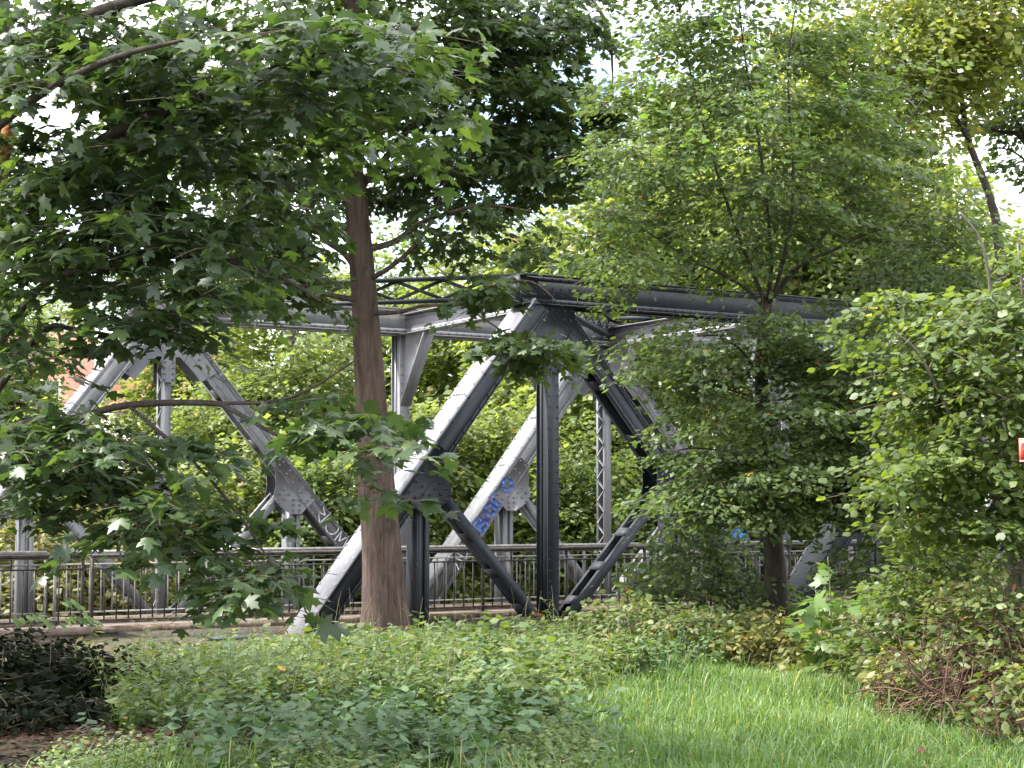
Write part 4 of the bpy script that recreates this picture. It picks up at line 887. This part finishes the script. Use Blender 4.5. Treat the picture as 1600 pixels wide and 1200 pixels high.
# dry grass stalks
mb = MB(); xs, ys = scatter(HERB, 160); 
for x, y in zip(xs, ys):
    z = float(gz(x, y)); h = R.uniform(.5, .85); e = np.array([x+R.normal(0, .15), y+R.normal(0, .1), z+h]); mb.tube(bez(np.array([x, y, z]), np.array([x, y, z+h*.6]), e, 5), [.0025, .002, .0018, .0015, .001], 3, cap=False)
tag(mb.build('dry_stalks', M['straw']), 'thin straw coloured stalks rising from the herbs', 'stalks', kind='stuff')
LIT = [(-5, 10.6), (-2.0, 11.0), (-1.6, 12.4), (-2.3, 13.8), (-4.8, 14.2)]
mb = MB(); xs, ys = scatter(LIT, 5200); N = len(xs); a = R.uniform(0, 2*PI, N)
leaves(mb, 'far', np.stack([xs, ys, gz(xs, ys)+R.uniform(.004, .035, N)], 1), np.stack([np.cos(a), np.sin(a), R.normal(0, .2, N)], 1), np.stack([R.normal(0, .3, N), R.normal(0, .3, N), np.ones(N)], 1), R.uniform(.04, .1, N))
xs, ys = scatter(LAWN, 170); N = len(xs); a = R.uniform(0, 2*PI, N)
leaves(mb, 'maple', np.stack([xs, ys, gz(xs, ys)+R.uniform(.03, .10, N)], 1), np.stack([np.cos(a), np.sin(a), R.normal(0, .2, N)], 1), np.stack([R.normal(0, .3, N), R.normal(0, .3, N), np.ones(N)], 1), R.uniform(.05, .10, N))
tag(mb.build('leaf_litter', M['litter']), 'brown fallen leaves on the shaded ground, lower left, a few in the grass', 'leaf litter', kind='stuff')

# ================================================================== SIGN AND HOUSES
D = 12.4; k = pxm(D); c = at(1593, 722, D); b = foot(1625, D); root = empty('warning_sign', b); W2, H2 = .36, 37/k
o = c-b; mb = MB(); mb.lohi(o, o+[W2, .012, H2]); mb.build('sign_board', M['sign_red'], root)
mb = MB(); r_ = .012
for lo, hi in (((0, -.006, 0), (W2, 0, r_)), ((0, -.006, H2-r_), (W2, 0, H2)), ((0, -.006, r_), (r_, 0, H2-r_)), ((W2-r_, -.006, r_), (W2, 0, H2-r_))): mb.lohi(o+np.array(lo), o+np.array(hi))
mb.build('sign_rim', M['sign_rim'], root)
mb = MB()
for i, z in enumerate((.45, .33, .22)): mb.lohi(o+[.026, -.003, H2*z-.006], o+[.075, -.001, H2*z+.004])
x0, z0 = .026, H2*.66
for lo, hi in (((0, 0), (.026, .006)), ((0, .014), (.026, .020)), ((0, .028), (.026, .034)), ((0, .014), (.006, .034)), ((.020, 0), (.026, .020))): mb.lohi(o+[x0+lo[0], -.003, z0+lo[1]-.008], o+[x0+hi[0], -.001, z0+hi[1]-.008])
mb.build('lettering', M['sign_ink'], root)
mb = MB(); mb.tube([(o[0]+W2/2, o[1]+.035, -.3), (o[0]+W2/2, o[1]+.035, o[2]+H2)], .022, 10); mb.build('sign_post', M['metal'], root)
tag(root, 'red sign with pale rim and dark red lettering at the right edge', 'sign')

def house(px0, px1, top, d, wall, label, roof=None, wins=(), roof_h=2.2, dep=8, name='house', band=None):
    k = pxm(d); a = foot(px0, d); x1 = at(px1, 600, d)[0]; zt = ZE+(789.5-top)/k; w = x1-a[0]; h = zt-a[2]+1
    root = empty(name, a-[0, 0, 1.]); mb = MB(); mb.lohi((0, 0, 0), (w, dep, h)); mb.build('wall', M[wall], root)
    if band: 
        mb = MB(); mb.lohi((w*band, -.15, 0), (w+.15, .0-.002, h+.2)); mb.lohi((w+.002, -.15, 0), (w+.15, dep, h+.2)); mb.build('corner_bay', M['render'], root)
    if roof:
        mb = MB(); e = .4; rz = h+roof_h
        for s in (0, 1):
            y0_, y1_ = (-e, dep/2) if s == 0 else (dep+e, dep/2)
            q = [(-e, y0_, h-.1), (w+e, y0_, h-.1), (w+e, y1_, rz), (-e, y1_, rz)]; mb.prism(q, (0, 0, .14))
        mb.build('roof', M['roof'], root)
        mb = MB()
        for x in (-.01, w-.09): mb.prism([(x, 0, h), (x, dep, h), (x, dep/2, rz)], (.1, 0, 0))
        mb.build('gable', M[wall], root)
    for (fx, fz, ww, hw_) in wins:
        fr = MB(); x = fx*w; z = fz*h; y = -.152 if band and fx > band else -.0
        t_ = .09
        for lo, hi in (((-ww, -hw_), (ww, -hw_+t_)), ((-ww, hw_-t_), (ww, hw_)), ((-ww, -hw_+t_), (-ww+t_, hw_-t_)), ((ww-t_, -hw_+t_), (ww, hw_-t_)), ((-.04, -hw_+t_), (.04, hw_-t_))): fr.lohi((x+lo[0], y-.06, z+lo[1]), (x+hi[0], y, z+hi[1]))
        f = fr.build('window', M['render'], root); g = MB(); g.lohi((x-ww+.02, y-.03, z-hw_+.02), (x+ww-.02, y-.004, z+hw_-.02)); g.build('pane', M['glass'], f)
    return tag(root, label, 'building')
house(-160, 225, 520, 74, 'brick', 'red brick apartment building with a white corner bay, far left beyond the path', name='apartment_building', band=.80, wins=[(.86, .72, .6, .8), (.95, .72, .35, .8), (.86, .45, .6, .8), (.4, .72, .7, .8), (.6, .72, .7, .8), (.2, .72, .7, .8), (.6, .45, .7, .8)], dep=12)
house(180, 300, 640, 66, 'render', 'white house with a red tiled roof behind the far truss', roof=True, roof_h=2.4, wins=[(.25, .7, .4, .6), (.7, .7, .4, .6)])

# ================================================================== LIGHT, SKY, CAMERA
SUN_EL, SUN_AZ = math.radians(56), math.radians(-88)     # azimuth measured from +Y toward +X
sd = Vector((math.cos(SUN_EL)*math.sin(SUN_AZ), math.cos(SUN_EL)*math.cos(SUN_AZ), math.sin(SUN_EL)))
sun = bpy.data.lights.new('sun', 'SUN'); sun.energy = 3.9; sun.angle = math.radians(2); sun.color = (1, .95, .86)
so = bpy.data.objects.new('sun', sun); COL.objects.link(so); so.rotation_euler = sd.to_track_quat('Z', 'Y').to_euler(); so.location = (20, 20, 40)
w = bpy.data.worlds.new('World'); S.world = w; w.use_nodes = True
n, L = w.node_tree.nodes, w.node_tree.links; n.clear()
sky = n.new('ShaderNodeTexSky'); sky.sky_type = 'NISHITA'; sky.sun_disc = False; sky.sun_elevation = SUN_EL; sky.sun_rotation = SUN_AZ
sky.air_density = 1; sky.dust_density = 2.0; sky.ozone_density = 1
tc = n.new('ShaderNodeTexCoord'); nz = n.new('ShaderNodeTexNoise'); nz.inputs['Scale'].default_value = 2.2; nz.inputs['Detail'].default_value = 6
L.new(tc.outputs['Generated'], nz.inputs['Vector'])
cr = ramp(n, [(.36, (0, 0, 0)), (.52, (1, 1, 1))]); L.new(nz.outputs['Fac'], cr.inputs[0])
mx = n.new('ShaderNodeMixRGB'); mx.inputs[2].default_value = (8.6, 8.7, 8.9, 1); L.new(cr.outputs[0], mx.inputs[0]); L.new(sky.outputs[0], mx.inputs[1])
bg = n.new('ShaderNodeBackground'); bg.inputs['Strength'].default_value = .15; L.new(mx.outputs[0], bg.inputs[0])
ow = n.new('ShaderNodeOutputWorld'); L.new(bg.outputs[0], ow.inputs[0])

cam = bpy.data.cameras.new('camera'); co = bpy.data.objects.new('camera', cam); COL.objects.link(co)
cam.sensor_width = 36; cam.lens = F_PX/1600*36; cam.clip_end = 800; cam.clip_start = .1
co.location = (0, 0, ZE); co.rotation_euler = (PI/2+PITCH, 0, 0); S.camera = co
S.view_settings.view_transform = 'Standard'; S.view_settings.look = 'None'; S.view_settings.gamma = 1; S.view_settings.exposure = 1.62
S.render.engine = 'CYCLES'; c = S.cycles
c.max_bounces = 6; c.diffuse_bounces = 3; c.glossy_bounces = 2; c.transmission_bounces = 4; c.transparent_max_bounces = 4
c.caustics_reflective = False; c.caustics_refractive = False; c.sample_clamp_indirect = 6
c.use_denoising = True; c.use_adaptive_sampling = True; c.adaptive_threshold = .02
